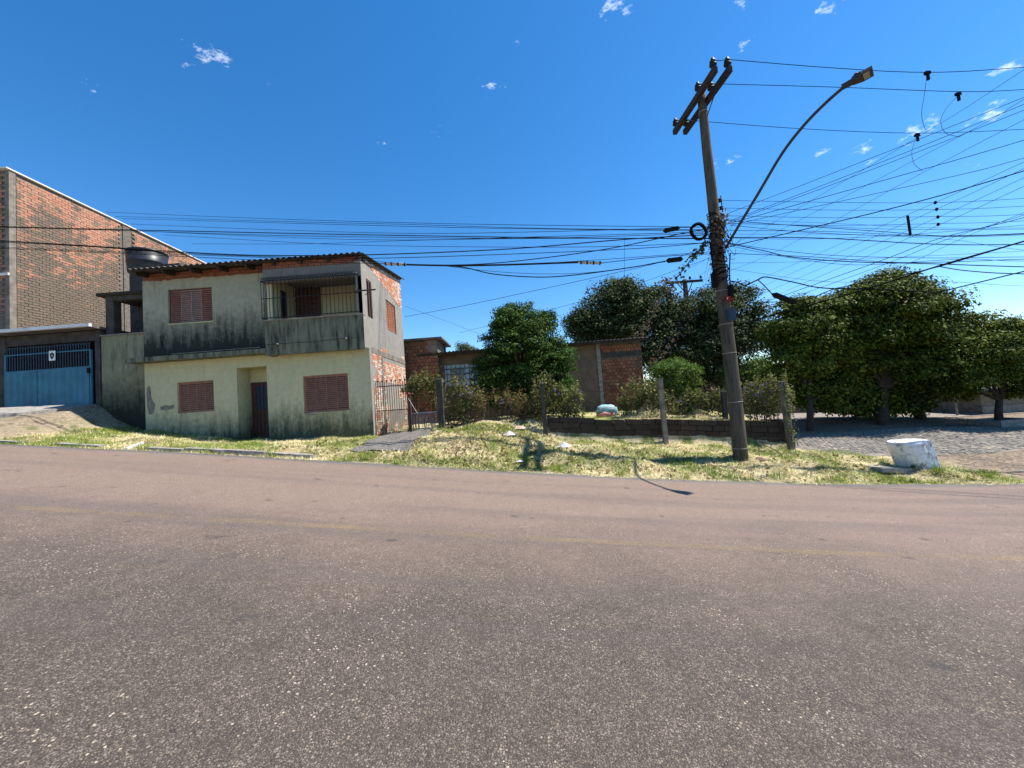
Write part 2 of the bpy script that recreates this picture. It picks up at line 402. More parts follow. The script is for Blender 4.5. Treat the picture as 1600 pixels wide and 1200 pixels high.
def m_white_stump():
    m, n = mat('whitewashed_concrete')
    f = n.noise(3.5, 7, rough=.7); f2 = n.noise(11, 6, rough=.7)
    col = n.mix(n.ramp(f, .50, .60), (.78, .77, .74), (.26, .25, .235))
    col = n.mix(n.m('MULTIPLY', n.ramp(f2, .5, .62), .5), col, (.40, .385, .36))
    n.out(col, .9, n.bump(n.m('ADD', f2, f), .5, .03), spec=.15); return m
M_STUMP = m_white_stump()
L_CIT = m_leaf('citrus_leaf', (.013, .034, .008), (.085, .15, .025), .10, .35, .5)
L_DARK = m_leaf('dark_olive_leaf', (.018, .030, .011), (.105, .13, .05), .08, .5, .35)
L_RIGHT = m_leaf('street_tree_leaf', (.016, .029, .006), (.175, .215, .032), .08, .45, .4)
L_LIGHT = m_leaf('bright_leaf', (.035, .075, .012), (.13, .20, .04), .18, .45, .4)
L_VINE = m_leaf('vine_leaf', (.045, .058, .02), (.23, .235, .095), .18, .55, .3)
L_DRYV = m_leaf('dry_vine_leaf', (.09, .065, .035), (.30, .22, .12), .3, .8, .1)
L_PURP = m_leaf('purple_flower', (.12, .07, .26), (.26, .19, .45), .3, .6, .2)
L_PINK = m_leaf('pinkish_creeper_leaf', (.045, .035, .03), (.19, .145, .14), .25, .6, .2)
L_STRAW = m_leaf('cut_straw', (.50, .425, .25), (.90, .80, .54), .2, .8, .1)
L_GRASS = m_leaf('green_grass', (.10, .15, .028), (.33, .40, .085), .3, .6, .2)

# ------------------------------------------------------------------ ground, road
def grid(xs, ys, zf):
    X, Y = np.meshgrid(xs, ys); Z = zf(X, Y)
    v = np.stack([X, Y, Z], -1).reshape(-1, 3); nx = len(xs)
    f = [(j*nx+i, j*nx+i+1, (j+1)*nx+i+1, (j+1)*nx+i) for j in range(len(ys)-1) for i in range(nx-1)]
    me = bpy.data.meshes.new('sheet'); me.from_pydata(v.tolist(), [], f)
    me.polygons.foreach_set('use_smooth', [True]*len(me.polygons)); return me
xs = np.unique(np.round(np.concatenate([[-2000,-900,-400,-200,-110,-80,-60,-50], np.arange(-44,-20,2), np.arange(-20,26,.25), [8.45,8.6], np.arange(26,60,3), [62,80,110,200,400,900,2000]]), 3))
ys = np.unique(np.round(np.concatenate([[-2000,-800,-300,-100,-40,-12,-6,0,4,8.0,8.29], np.arange(8.3,18,.2), [12.0,12.05,12.3], np.arange(18,30,1.5), [30,40,60,90,150,300,700,2000]]), 3))
_rg = np.random.default_rng(3); _ph = _rg.uniform(0, 6.28, (14, 2)); _fr = _rg.normal(0, 4.2, (14, 2))
def bumps(X, Y):
    s = 0
    for (a, b), (p, q) in zip(_fr, _ph): s = s+np.sin(a*X+b*Y+p)*.016
    return s
def ground_z(X, Y):
    z = G(X, Y)
    b = bumps(X, Y)*np.clip((Y-8.3)/.5, 0, 1)
    b = b*np.where((X > 8.7) & (Y > 10.7), .15, 1)*np.where((X > 1) & (Y > 11.3), .3, 1)
    return z+b-np.where(Y < 8.295, .06, 0)
gr = bpy.data.objects.new('ground', grid(xs, ys, ground_z)); COL.objects.link(gr); gr.data.materials.append(M_GROUND); kind(gr, 'structure')
rx = np.concatenate([[-2000,-400,-120,-60], np.arange(-44,45,.5), [60,120,400,2000]])
ry = np.array([-5,-3,-1,0,1,2,3,4,5,6,7,8,8.32])
road = bpy.data.objects.new('road', grid(rx, ry, lambda X, Y: G(X, np.minimum(Y, 8.3))+.004)); COL.objects.link(road); road.data.materials.append(M_ASPH); kind(road, 'structure')
def m_line():
    m, n = mat('worn_yellow_paint')
    f = n.m('ADD', n.m('MULTIPLY', n.noise(60, 3), .6), n.m('MULTIPLY', n.noise(2, 4), .5))
    def ex(sh):
        t = n.n('ShaderNodeBsdfTransparent').outputs[0]
        return n.n('ShaderNodeMixShader', {0: n.mr(f, .46, .76, 0, .30), 1: t, 2: sh}).outputs[0]
    n.out((.42, .29, .12), .8, extra=ex); return m
ln = bpy.data.objects.new('road_marking', grid(np.arange(-40, 40, .5), np.array([4.22, 4.34]), lambda X, Y: G(X, Y)+.008)); COL.objects.link(ln); ln.data.materials.append(m_line()); kind(ln, 'structure')

def sheet_poly(name, pts, m, dz=.012, div=24, thick=None):
    """bilinear patch over 4 ground corners a,b,c,d draped on the terrain"""
    a, b, c, d = [np.array(p[:2], float) for p in pts]
    V = []; nn = div
    for j in range(nn+1):
        for i in range(nn+1):
            u, w = i/nn, j/nn
            p = (a*(1-u)+b*u)*(1-w)+(d*(1-u)+c*u)*w
            V.append((p[0], p[1], float(ground_z(p[0], p[1]))+dz))
    f = [(j*(nn+1)+i, j*(nn+1)+i+1, (j+1)*(nn+1)+i+1, (j+1)*(nn+1)+i) for j in range(nn) for i in range(nn)]
    me = bpy.data.meshes.new(name); me.from_pydata(V, [], f); me.materials.append(m)
    me.polygons.foreach_set('use_smooth', [True]*len(me.polygons))
    o = bpy.data.objects.new(name, me); COL.objects.link(o); return kind(o, 'structure')
# driveway to the metal gate
dA, dB, dC, dD = PG(548,709), PG(628,711), P(686,674,12.0), P(596,684,12.0)
sheet_poly('driveway', [dA, dB, (dC[0], 12.4), (dD[0], 12.4)], M_TARM, .03)
# side street of cobbles, going off to the right
st = sheet_poly('side_street', [(9.0, 11.2), (60, 10.8), (60, 15.4), (8.75, 15.2)], M_CEM, .006, 60)
V = []; A = []
for x in np.arange(9.1, 26, .14):
    for y in np.arange(11.0, 15.2, .12):
        xx = x+rnd.uniform(-.03, .03)+(.07 if int(y*8.33) % 2 else 0); yy = y+rnd.uniform(-.025, .025)
        if yy < 11.3+.0*xx+.25*math.sin(xx*1.3)+max(0, (xx-11)*.02): continue
        a, b = rnd.uniform(.055, .072), rnd.uniform(.048, .06); z0 = float(ground_z(xx, yy)); h = z0+rnd.uniform(.016, .028)
        r = rnd.random(); k = .75
        B = [(xx-a,yy-b,z0),(xx+a,yy-b,z0),(xx+a,yy+b,z0),(xx-a,yy+b,z0)]
        tl = rnd.uniform(-.006, .006); T = [(xx-a*k,yy-b*k,h+tl),(xx+a*k,yy-b*k,h),(xx+a*k,yy+b*k,h-tl),(xx-a*k,yy+b*k,h)]
        V.append(T); A.append(r)
        for q in range(4): V.append([B[q], B[(q+1) % 4], T[(q+1) % 4], T[q]]); A.append(r)
me = fast_mesh('cobbles', np.array(V), 4, M_COB, attr=np.array(A))
cb = bpy.data.objects.new('cobbles', me); COL.objects.link(cb); cb.parent = st; kind(cb, 'stuff')
sheet_poly('asphalt_patch', [(10.9, 8.25), (20, 8.25), (20, 9.6), (11.9, 9.3)], M_PATCH, .012)
# garage ramp
rp = MB()
r0, r1 = -17.5, -13.0
pts = [(r0, 12.3, g(-15,12)+.03), (r1-.1, 12.3, g(-13.3,12)+.05), (-13.6, 10.6, 2.24), (-14.6, 9.55, 2.14), (-18.5, 9.3, 2.5)]
lowp = [(p[0], p[1], p[2]-.5) for p in pts]
rp.quad(*pts)
for i in range(5): rp.quad(lowp[i], lowp[(i+1) % 5], pts[(i+1) % 5], pts[i])
kind(obj('ramp', rp, M_CONC), 'structure')
# kerb stones along the far edge of the road on the uphill side
kb = bpy.data.objects.new('kerb', None); COL.objects.link(kb); kind(kb, 'structure'); ROOT['kerb'] = np.zeros(3)
x = -17.0
while x < -3.6:
    L = rnd.uniform(.75, 1.05)
    if rnd.random() < .8:
        sl_ = math.atan((g(x+L, 8.4)-g(x, 8.4))/L)
        piece('kerb_stone', M_CONC, kb, (x+L/2, 8.50+rnd.uniform(-.02, .02), g(x+L/2, 8.4)-.005+rnd.uniform(-.03, .02)), (L-.03, .15, .16), (rnd.uniform(-.05,.05), -sl_, rnd.uniform(-.02,.02)))
    x += L


# ------------------------------------------------------------------ two-storey house
def PX(px, py, X):
    d = RAY(px, py); return EYE+d*(X/d[0])
def rect(px0, py0, px1, py1, Y):
    """rect in a frontal plane from its top-left and bottom-right pixels (averaged for the roll)"""
    a, b = P(px0, py0, Y), P(px1, py1, Y); return a[0], b[0], b[2], a[2]
def shutter(parent, axis, u0, u1, v0, v1, d, leaves, slats, mf, ms, ms2=None, out=-1):
    """louvred shutter: part window > frame, stile, slat"""
    t = .06
    def bx(mb, a, b, c, e, d0, d1):
        d0, d1 = min(d0, d1), max(d0, d1)
        return mb.box(a, d0, c, b, d1, e) if axis == 'x' else mb.box(d0, a, c, d1, b, e)
    fr = MB()
    sg_ = 1 if axis == 'x' else -1
    for q in ((u0, u1, v0, v0+.045), (u0, u1, v1-.045, v1), (u0, u0+.045, v0+.045, v1-.045), (u1-.045, u1, v0+.045, v1-.045)): bx(fr, *q, d, d+sg_*t)
    w = obj('window', fr, mf, parent)
    bk = MB(); bx(bk, u0+.045, u1-.045, v0+.045, v1-.045, d+sg_*.05, d+sg_*.06); obj('backing', bk, M_DEEP, w)
    lw = (u1-u0-.09)/leaves
    for i in range(leaves):
        a, b = u0+.045+lw*i, u0+.045+lw*(i+1); pr = .004 if i in (1, 2) else 0
        m_ = (ms2 if ms2 and i in (1, 2) else ms)
        s = MB(); do = d-out*0-.004-pr*1
        for q in ((a+.001, a+.012, v0+.047, v1-.047), (b-.012, b-.001, v0+.047, v1-.047), (a+.012, b-.012, v0+.047, v0+.075), (a+.012, b-.012, v1-.075, v1-.047)):
            if axis == 'x': bx(s, *q, do, do+.035)
            else: bx(s, *q, -(-d)+.0+pr, d+pr-.035)
        obj('leaf_frame', s, m_, w)
        n = slats; h = (v1-v0-.18)/n
        for k in range(n):
            z = v0+.09+h*(k+.5)
            if axis == 'x': piece('slat', m_, w, ((a+b)/2, do+.02, z), (lw-.022, .010, h*.84), (math.radians(-27), 0, 0))
            else: piece('slat', m_, w, (d+pr-.02, (a+b)/2, z), (.010, lw-.022, h*.76), (0, math.radians(-24), 0))
    return w

HX0, HX1, HY = -11.5, -4.4, 12.0
FB = 11.65                                            # plane of the balcony front
house = thing('house', 'two-storey pale green house with balcony, stained plaster and brown louvred shutters', 'house', (-8, 12, .9))
zled = float(P(414, 552, 11.8)[2]); zledt = zled+.16
zpar = float(P(490, 497, FB)[2])                      # top of the parapet
zhead0 = float(P(490, 436, FB)[2]); zhead1 = float(P(490, 411, FB)[2])
zplas = float(P(330, 434, HY)[2])                     # ragged top of the plaster
xb0 = float(P(414, 520, FB)[0])
w1 = rect(276.5, 598, 335, 642, HY); w2 = rect(473, 588, 546, 640.5, HY); dr = rect(369.5, 575, 421, 689, HY)
wu = rect(262, 453, 332.5, 501, HY)
mb = wall_mesh(MB(), 'x', HX0, HX1-.003, .2, zled, HY, HY+.2, [(w1[0], w1[1], w1[2], w1[3]), (w2[0], w2[1], w2[2], w2[3]), (dr[0], dr[1], .2, dr[3])])
obj('wall', mb, M_LOW, house)
mb = wall_mesh(MB(), 'x', HX0, xb0, zled, zplas, HY, HY+.2, [(wu[0], wu[1], wu[2], wu[3])])
obj('wall', mb, M_UP, house)
# ledge slab over the ground floor
obj('ledge', MB().box(HX0-.22, 11.62, zled-.02, xb0-.002, HY-.002, zled+.12), M_BALC, house)
rl = MB(); rl.tube([(HX0+1.2, 11.64, zled+.16), (HX0+3.9, 11.64, zled+.17)], .007, 6); obj('conduit', rl, M_CONC, house)
# balcony: slab, parapet, header
obj('balcony_slab', MB().box(xb0, FB+.02, zled-.03, HX1-.01, 13.3, zled+.10), M_BALC, house)
bal = obj('balcony_parapet', MB().box(xb0, FB, zled-.10, HX1-.005, FB+.14, zpar).box(xb0, FB+.14, zled-.10, xb0+.14, HY-.002, zpar), M_BALC, house)
obj('coping', MB().box(xb0-.02, FB-.03, zpar+.002, HX1+.012, FB+.17, zpar+.045), M_CONC, bal)
for px, py in ((434, 537), (541, 528)):
    c = P(px, py, FB-.03); obj('wire_knob', MB().lathe([(.012,-.02),(.03,-.015),(.03,.015),(.012,.02)], 8, c), M_WHITE, bal, True)
obj('clothes_wire', MB().tube([P(415,539,FB-.03), P(434,537,FB-.04), P(490,534,FB-.04), P(541,528,FB-.04), P(564,527,FB-.03)], .006, 5), M_IRON, bal)
zr = float(P(500, 416, FB)[2])
_h = MB().box(xb0, FB+.0, zhead0, HX1-.004, FB+.16, zr+.02); obj('header', _h, M_HEAD, house); obj('loggia_side', MB().box(xb0, FB+.161, zled+.11, xb0+.16, 13.2, zr-.02), M_LOGGIA, house)
obj('corner_post', MB().box(HX1-.12, FB+.002, zpar+.047, HX1-.005, FB+.14, zhead0), M_CEMD, house)
# loggia back wall with door and window
yl = 13.2
mb = wall_mesh(MB(), 'x', xb0+.16, HX1-.2, zled+.1, zr-.1, yl, yl+.12); obj('loggia_wall', mb, M_LOGGIA, house)
obj('loggia_ceiling', MB().box(xb0+.16, FB+.16, zhead0+.25, HX1-.2, yl, zhead0+.33), M_HEAD, house)
d0 = P(449, 452, yl); d1 = P(503, 498, yl)
dd = obj('balcony_door', MB().box(d0[0], yl-.05, zled+.12, d1[0], yl-.004, d0[2]), M_FRAMED, house)
mid = (d0[0]+d1[0])/2
for a, b in ((d0[0]+.08, mid-.04), (mid+.04, d1[0]-.08)):
    obj('door_leaf', MB().box(a, yl-.075, zled+.2, b, yl-.052, d0[2]-.08), M_FRAMED, dd)
    for k in range(9): piece('slat', M_FRAMED, dd, ((a+b)/2, yl-.085, d0[2]-.25-k*.17), (b-a-.1, .012, .10), (-.4, 0, 0))
d0 = P(432.5, 446, 12.6); 
obj('hanging_cloth', MB().box(xb0+.165, 12.25, zpar+.2, xb0+.19, 12.55, zhead0-.06), M_DEEP, house)
# grille of the balcony
gy = FB-.10
gr_ = obj('balcony_grille', MB().box(xb0-.02, gy-.012, zhead0+.0, HX1-.05, gy+.012, zhead0+.025).box(xb0-.02, gy-.012, zpar+.07, HX1-.05, gy+.012, zpar+.09)
          .box(xb0-.02, gy-.01, (zpar*.45+zhead0*.55), HX1-.05, gy+.01, (zpar*.45+zhead0*.55)+.018)
          .box(xb0-.02, gy+.012, zhead0, xb0+.005, HY-.01, zhead0+.02).box(xb0-.02, gy+.012, zpar+.07, xb0+.005, HY-.01, zpar+.09), M_IRON, house)
nb = 25
for i in range(nb):
    x = xb0-.005+(HX1-.07-xb0)*i/(nb-1)
    piece('bar', M_IRON, gr_, (x, gy, (zpar+zhead0)/2+.04), (.013, .013, zhead0-zpar-.02))
for y in (gy+.13, gy+.26, gy+.38): piece('bar', M_IRON, gr_, (xb0-.008, y, (zpar+zhead0)/2+.04), (.013, .013, zhead0-zpar-.02))
zz_ = MB(); n = 40
for i in range(n):
    xa = xb0+(HX1-.1-xb0)*i/n; xc = xb0+(HX1-.1-xb0)*(i+1)/n
    zz_.tube([(xa, gy, zhead0+.04), ((xa+xc)/2, gy, zhead0+.13), (xc, gy, zhead0+.04)], .012, 4)
obj('crest', zz_, M_IRON, gr_)
# windows and street door
shutter(house, 'x', *wu, HY+.06, 4, 15, M_FRAMED, M_SHUT, M_SHUT2)
shutter(house, 'x', *w1, HY+.06, 4, 13, M_SHUT, M_SHUT)
shutter(house, 'x', *w2, HY+.05, 4, 16, M_SHUT, M_SHUT)
for w in (wu, w1, w2): obj('sill', MB().box(w[0]-.03, HY-.02, w[2]-.035, w[1]+.03, HY+.06, w[2]-.002), M_LOW, house)
yd = 12.62
rc = MB(); rc.box(dr[0]-.12, HY+.201, .2, dr[0]-.002, yd+.1, dr[3]+.1).box(dr[1]+.002, HY+.201, .2, dr[1]+.12, yd+.1, dr[3]+.1).box(dr[0], HY+.201, dr[3]+.002, dr[1], yd+.1, dr[3]+.1)
obj('door_recess', rc, M_LOW, house)
q0 = P(391, 598, yd); 
obj('door_surround', MB().box(dr[0], yd, q0[2], dr[1], yd+.1, dr[3]).box(dr[0], yd, .2, q0[0], yd+.1, q0[2]), M_LOW, house)
obj('doorstep', MB().box(dr[0]+.002, HY-.1, .3, dr[1]-.002, yd, .93), M_CONC, house)
door = obj('door', MB().box(q0[0]+.002, yd+.03, .932, dr[1]-.002, yd+.08, q0[2]-.002), M_DOOR, house)
obj('pane', MB().box(q0[0]+.18, yd+.015, 1.9, dr[1]-.12, yd+.028, q0[2]-.12), M_BLUEBOX, door)
for i in range(8):
    x = q0[0]+.05+(dr[1]-.1-q0[0])*i/7; piece('bar', M_RUST, door, (x, yd-.01, (.95+q0[2])/2), (.016, .016, q0[2]-1.0))
for z in (1.0, 1.8, q0[2]-.06): piece('bar', M_RUST, door, ((q0[0]+dr[1])/2, yd-.01, z), (dr[1]-q0[0]-.03, .022, .03))
# bare cement where paint has flaked off; last outline is an illegible grey mark
for pl_ in ([(229,606),(234,602),(236,611),(234,616),(238,625),(243,632),(240,646),(233,648),(230,636),(229,620)], [(250,636),(258,633),(266,634),(272,632),(273,638),(262,641),(251,641)], [(480,645),(487,644.5),(494,645),(494,648),(486,648.5),(480,648)]):
    q = [P(x, y, HY-.003) for x, y in pl_]; c_ = np.mean(q, axis=0); fp = MB()
    for i in range(len(q)): fp.quad(c_, q[i-1], q[i])
    obj('flake_or_mark', fp, M_CEM, house)
# side wall with loggia opening and window
o0 = PX(571.5, 434, HX1); o1 = PX(583, 496, HX1); s0 = PX(602.5, 466, HX1); s1 = PX(619.5, 521, HX1)
yb = float(PX(637, 640, HX1)[1]); YB = max(15.2, min(16.6, yb))
sz0 = float(PX(602.5, 467, HX1)[2]); sz1 = float(PX(602.5, 513, HX1)[2])
oz0 = float(PX(571.5, 434, HX1)[2]); oz1 = float(PX(571.5, 492, HX1)[2])
zs1 = 6.28
mb = wall_mesh(MB(), 'y', FB+.002, YB, zled-.05, zs1, HX1, HX1-.18, [(o0[1], o1[1], oz1, oz0), (s0[1], s1[1], sz1, sz0)])
obj('side_wall', mb, M_SIDE, house)
mb = wall_mesh(MB(), 'y', HY+.005, YB, .2, zled-.05, HX1, HX1-.18); obj('side_wall', mb, M_SIDE, house)
shutter(house, 'y', s0[1], s1[1], sz1, sz0, HX1-.03, 4, 15, M_FRAMED, M_SHUTS)
fr = MB()
for q in ((o0[1], o0[1]+.06, oz1, oz0), (o1[1]-.06, o1[1], oz1, oz0), (o0[1]+.06, o1[1]-.06, oz0-.06, oz0), ((o0[1]+o1[1])/2-.03, (o0[1]+o1[1])/2+.03, oz1, oz0-.06)): fr.box(HX1-.06, q[0], q[2], HX1-.01, q[1], q[3])
obj('side_opening_frame', fr, M_RUST, house)
# back and left walls
obj('wall', MB().box(HX0, YB-.2, .2, HX1-.19, YB-.01, 6.6), M_HEAD, house)
obj('wall', MB().box(HX0, HY+.201, .2, HX0+.18, YB-.21, 6.35), M_UP, house)
# roof: corrugated sheets rising to the back, rafters, brick filling under the eave
zf_, zb_ = float(P(565, 393.5, 11.5)[2]), 7.16
y0, y1 = 11.5, YB+.25
def zroof(y): return zf_+(zb_-zf_)*(y-y0)/(y1-y0)
def corr(x0, x1, y0, z0, y1, z1, wl=.177, amp=.024, th=.012, per=8):
    m_ = MB(); n = int((x1-x0)/wl*per)
    for k in range(n):
        xa, xc = x0+(x1-x0)*k/n, x0+(x1-x0)*(k+1)/n
        za, zc = amp*math.sin(2*math.pi*xa/wl), amp*math.sin(2*math.pi*xc/wl)
        m_.quad((xa,y0,z0+za),(xc,y0,z0+zc),(xc,y1,z1+zc),(xa,y1,z1+za))
        m_.quad((xa,y0,z0+za-th),(xa,y1,z1+za-th),(xc,y1,z1+zc-th),(xc,y0,z0+zc-th))
        m_.quad((xa,y0,z0+za-th),(xc,y0,z0+zc-th),(xc,y0,z0+zc),(xa,y0,z0+za))
    return m_
roof = obj('roof', corr(-11.45, HX1+.13, y0, zf_, y1, zb_), M_ROOF, house)
ang = math.atan((zb_-zf_)/(y1-y0))
for i in range(9):
    x = -11.32+i*.85
    piece('rafter', M_WOODD, roof, (x, (y0+y1)/2+.03, (zf_+zb_)/2-.115), (.075, (y1-y0)/math.cos(ang)-.1, .15), (ang, 0, 0))
piece('fascia', M_WOODD, roof, ((HX0+HX1)/2+.05, y0+.05, zroof(y0+.05)-.062), (HX1-HX0, .04, .045))
obj('eave_fill', MB().box(HX0+.01, HY+.05, zplas-.1, xb0, HY+.16, zroof(HY)-.06).box(xb0, FB+.05, zr-.1, HX1-.01, FB+.14, zroof(FB)-.06), M_MORT, house)
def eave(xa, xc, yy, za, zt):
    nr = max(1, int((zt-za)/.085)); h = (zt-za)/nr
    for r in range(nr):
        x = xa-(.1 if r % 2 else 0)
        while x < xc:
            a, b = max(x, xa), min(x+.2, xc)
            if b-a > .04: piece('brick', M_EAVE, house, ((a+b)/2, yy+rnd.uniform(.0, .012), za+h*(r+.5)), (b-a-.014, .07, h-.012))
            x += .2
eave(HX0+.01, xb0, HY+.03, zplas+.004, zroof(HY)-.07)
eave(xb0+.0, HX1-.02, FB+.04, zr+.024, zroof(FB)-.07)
# torn edge of the plaster under the brick course
tn = MB(); x = HX0
while x < xb0:
    w = rnd.uniform(.06, .22); tn.box(x, HY-.006, zplas-.03, min(x+w, xb0), HY+.02, zplas+rnd.uniform(.005, .05)); x += w
obj('plaster_edge', tn, M_UP, house)
# exposed bricks on the side wall: wedge under the roof, patches lower down
V = []; A = []
def sbrick(y, z, l, h, X=HX1, pr=.006):
    a, b = y+.006, y+l-.006; c, d = z+.006, z+h-.006; x = X+pr*rnd.uniform(.3, 1.6); r = rnd.random()
    for q in ([(x,a,c),(x,b,c),(x,b,d),(x,a,d)], [(X-.02,a,d),(x,a,d),(x,b,d),(X-.02,b,d)], [(X-.02,a,c),(x,a,c),(x,b,c),(X-.02,b,c)], [(X-.02,a,c),(x,a,c),(x,a,d),(X-.02,a,d)], [(X-.02,b,c),(x,b,c),(x,b,d),(X-.02,b,d)]):
        V.append(q); A.append(r)
wd = MB(); wd.quad((HX1-.012, 11.9, zs1), (HX1-.012, YB, zs1), (HX1-.012, YB, zroof(YB)-.06), (HX1-.012, 11.9, zroof(11.9)-.06))
wd.quad((HX1-.17, 11.9, zs1), (HX1-.17, YB, zs1), (HX1-.17, YB, zroof(YB)-.06), (HX1-.17, 11.9, zroof(11.9)-.06))
wd.quad((HX1-.17, YB, zs1), (HX1-.012, YB, zs1), (HX1-.012, YB, zroof(YB)-.06), (HX1-.17, YB, zroof(YB)-.06))
obj('gable_fill', wd, M_MORT, house)
z = 5.62; r = 0
while z < 7.2:
    y = 11.7-(.1 if r % 2 else 0)
    while y < YB-.1:
        zlow = zs1+.02-(y-12.2)*.16 if y > 12.4 else zs1+.05
        if z > zlow+rnd.uniform(-.03,.03) and z+.075 < zroof(y)-.075: sbrick(y, z, .2, .075, HX1-.006 if z > zs1 else HX1)
        y += .2
    z += .075; r += 1
nzf = lambda y, z: math.sin(y*2.1+.4)*.35+math.sin(z*2.7+y*1.3)*.4+math.sin(y*5.2-z*3.1)*.22
z = .75; r = 0
while z < 3.95:
    y = HY+.22-(.1 if r % 2 else 0)
    while y < YB-.2:
        keep = False
        if 2.55 < z < 3.3 and y > 13.2: keep = True
        elif 3.42 < z < 3.7 and y > 13.0: keep = nzf(y, z) > .0
        elif z < 2.4 and (y < 13.2 or nzf(y, z) > .1): keep = rnd.random() < .85
        elif 2.5 < z < 3.4 and y < 13.0: keep = nzf(y, z) > -.2
        if keep: sbrick(max(y, HY+.21), z, .2, .075)
        y += .2
    z += .075; r += 1
sb = obj('brick_patches', fast_mesh('brick_patches', np.array(V), 4, M_SIDEB, ROOT['house'], np.array(A)), None, house); kind(sb, 'stuff')
obj('band', MB().box(HX1, HY+.21, zled-.16, HX1+.012, YB, zled+.02).box(HX1, 13.05, .6, HX1+.014, 13.2, zled-.16), M_CEM, house)
br = MB(); a = P(552, 455, FB-.12); b = P(587, 452, FB-.12); br.box(a[0], FB-.14, a[2]-.02, b[0], FB-.11, a[2]+.02)
br.tube([P(570, 461, FB-.12), P(579, 455, FB-.12)], .012, 5)
obj('clothes_bracket', br, M_RUST, house)
hk = MB(); c = [P(px, py, HY-.03) for px, py in ((254, 544), (251.5, 536), (250.5, 528), (252, 524), (255, 525), (255.5, 531))]
hk.tube(c, .012, 5); obj('conduit_hook', hk, M_IRON, house)
# porch and tank tower on the uphill side of the house
c = P(205, 455, 13.0); d = P(205, 412, 14.0)
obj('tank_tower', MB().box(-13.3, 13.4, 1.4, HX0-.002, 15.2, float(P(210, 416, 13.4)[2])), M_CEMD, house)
pt0, pt1 = P(152, 459, 12.1), P(222, 452, 12.1)
obj('porch_roof', MB().box(pt0[0], 12.05, pt0[2]-.10, HX0+.25, 13.38, pt0[2]), M_WOODD, house)
pp = P(174, 500, 12.2); obj('porch_post', MB().box(pp[0]-.13, 12.15, 2.2, pp[0]+.13, 12.4, pt0[2]-.102), M_CEMD, house)
obj('porch_beam', MB().box(pt0[0]+.25, 12.12, pt0[2]-.25, HX0-.002, 12.3, pt0[2]-.104), M_CEMD, house)
zt = float(P(190, 524, 12.1)[2])
obj('terrace_shade', MB().box(-12.95, 12.5, 1.3, HX0-.004, 13.38, zt+.12), M_DEEP, house)  # near-black block stands in for the shaded terrace interior above the wall

# water tank
tc = P(229, 412, 14.2); tl, tr = P(199, 392, 14.2), P(261, 394, 14.2); R_ = (tr[0]-tl[0])/2*.82
ztop = float(P(229, 394, 14.2)[2]); zbot = float(P(210, 416, 13.4)[2])+.002
tk = thing('water_tank', 'round black plastic water tank standing beside the house roof', 'water tank', ((tl[0]+tr[0])/2, 14.2, zbot))
cx = ((tl[0]+tr[0])/2, 14.2, zbot); Hh = ztop-zbot
obj('tank_body', MB().lathe([(R_*.90, 0), (R_*.92, .1), (R_*.94, Hh*.4), (R_*.965, Hh*.42), (R_*.965, Hh*.46), (R_*.95, Hh*.48), (R_*.97, Hh*.86)], 32, cx), M_TANK, tk, True)
obj('lid', MB().lathe([(R_*1.0, Hh*.87), (R_*1.0, Hh*.94), (R_*.9, Hh*.97), (R_*.4, Hh*1.0), (R_*.1, Hh*1.0)], 32, cx), M_TANK, tk, True)

# boundary wall between garage and house
bwl = thing('boundary_wall', 'mossy green plastered wall between the garage and the two-storey house', 'wall', (-12.2, 12.15, 1.7))
obj('plaster', MB().box(-12.93, 12.08, 1.0, HX0-.002, 12.28, zt), M_WALLG, bwl)
obj('coping', MB().box(-12.95, 12.05, zt+.002, HX0-.002, 12.31, zt+.05), M_CEM, bwl)

# ------------------------------------------------------------------ garage with blue gate
ga = thing('garage', 'low garage with dark posts and a pale sheet roof left of the green house', 'garage', (-14.2, 12.3, 2.4))
gx0, gx1 = float(P(8, 600, 12)[0]), float(P(144, 600, 12)[0])
gzb, gzm, gzr, gzs = 2.40, float(P(90, 576, 12)[2]), float(P(90, 549.5, 12)[2]), float(P(90, 539, 12)[2])
zgr = float(P(80, 512, 11.75)[2])
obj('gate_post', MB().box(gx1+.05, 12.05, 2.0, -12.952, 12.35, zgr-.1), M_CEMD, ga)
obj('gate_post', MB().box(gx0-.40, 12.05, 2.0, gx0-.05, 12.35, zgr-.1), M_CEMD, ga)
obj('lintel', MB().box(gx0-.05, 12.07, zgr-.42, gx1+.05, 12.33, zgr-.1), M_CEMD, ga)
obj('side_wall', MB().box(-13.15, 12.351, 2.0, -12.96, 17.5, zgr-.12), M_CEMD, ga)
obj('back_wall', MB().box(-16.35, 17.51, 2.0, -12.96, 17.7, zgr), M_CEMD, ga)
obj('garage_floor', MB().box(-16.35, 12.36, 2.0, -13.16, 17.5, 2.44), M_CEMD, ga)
rf = obj('roof', MB().box(-16.36, 11.75, zgr-.07, -12.88, 17.7, zgr), M_ROOF, ga)
obj('gutter', MB().box(-18.0, 11.66, zgr-.06, -12.86, 11.748, zgr+.035), M_FLASH, rf)
gt = obj('gate', MB().box(gx0, 11.98, gzr-.035, gx1, 12.03, gzr).box(gx0, 11.98, gzb+.03, gx0+.05, 12.03, gzr-.036).box(gx1-.05, 11.98, gzb+.03, gx1, 12.03, gzr-.036).box(gx0+.051, 11.98, gzm-.03, gx1-.051, 12.03, gzm+.01), M_BLUE, ga)
xs_ = [gx0+.05, float(P(60, 600, 12)[0]), float(P(103, 600, 12)[0]), gx1-.05]
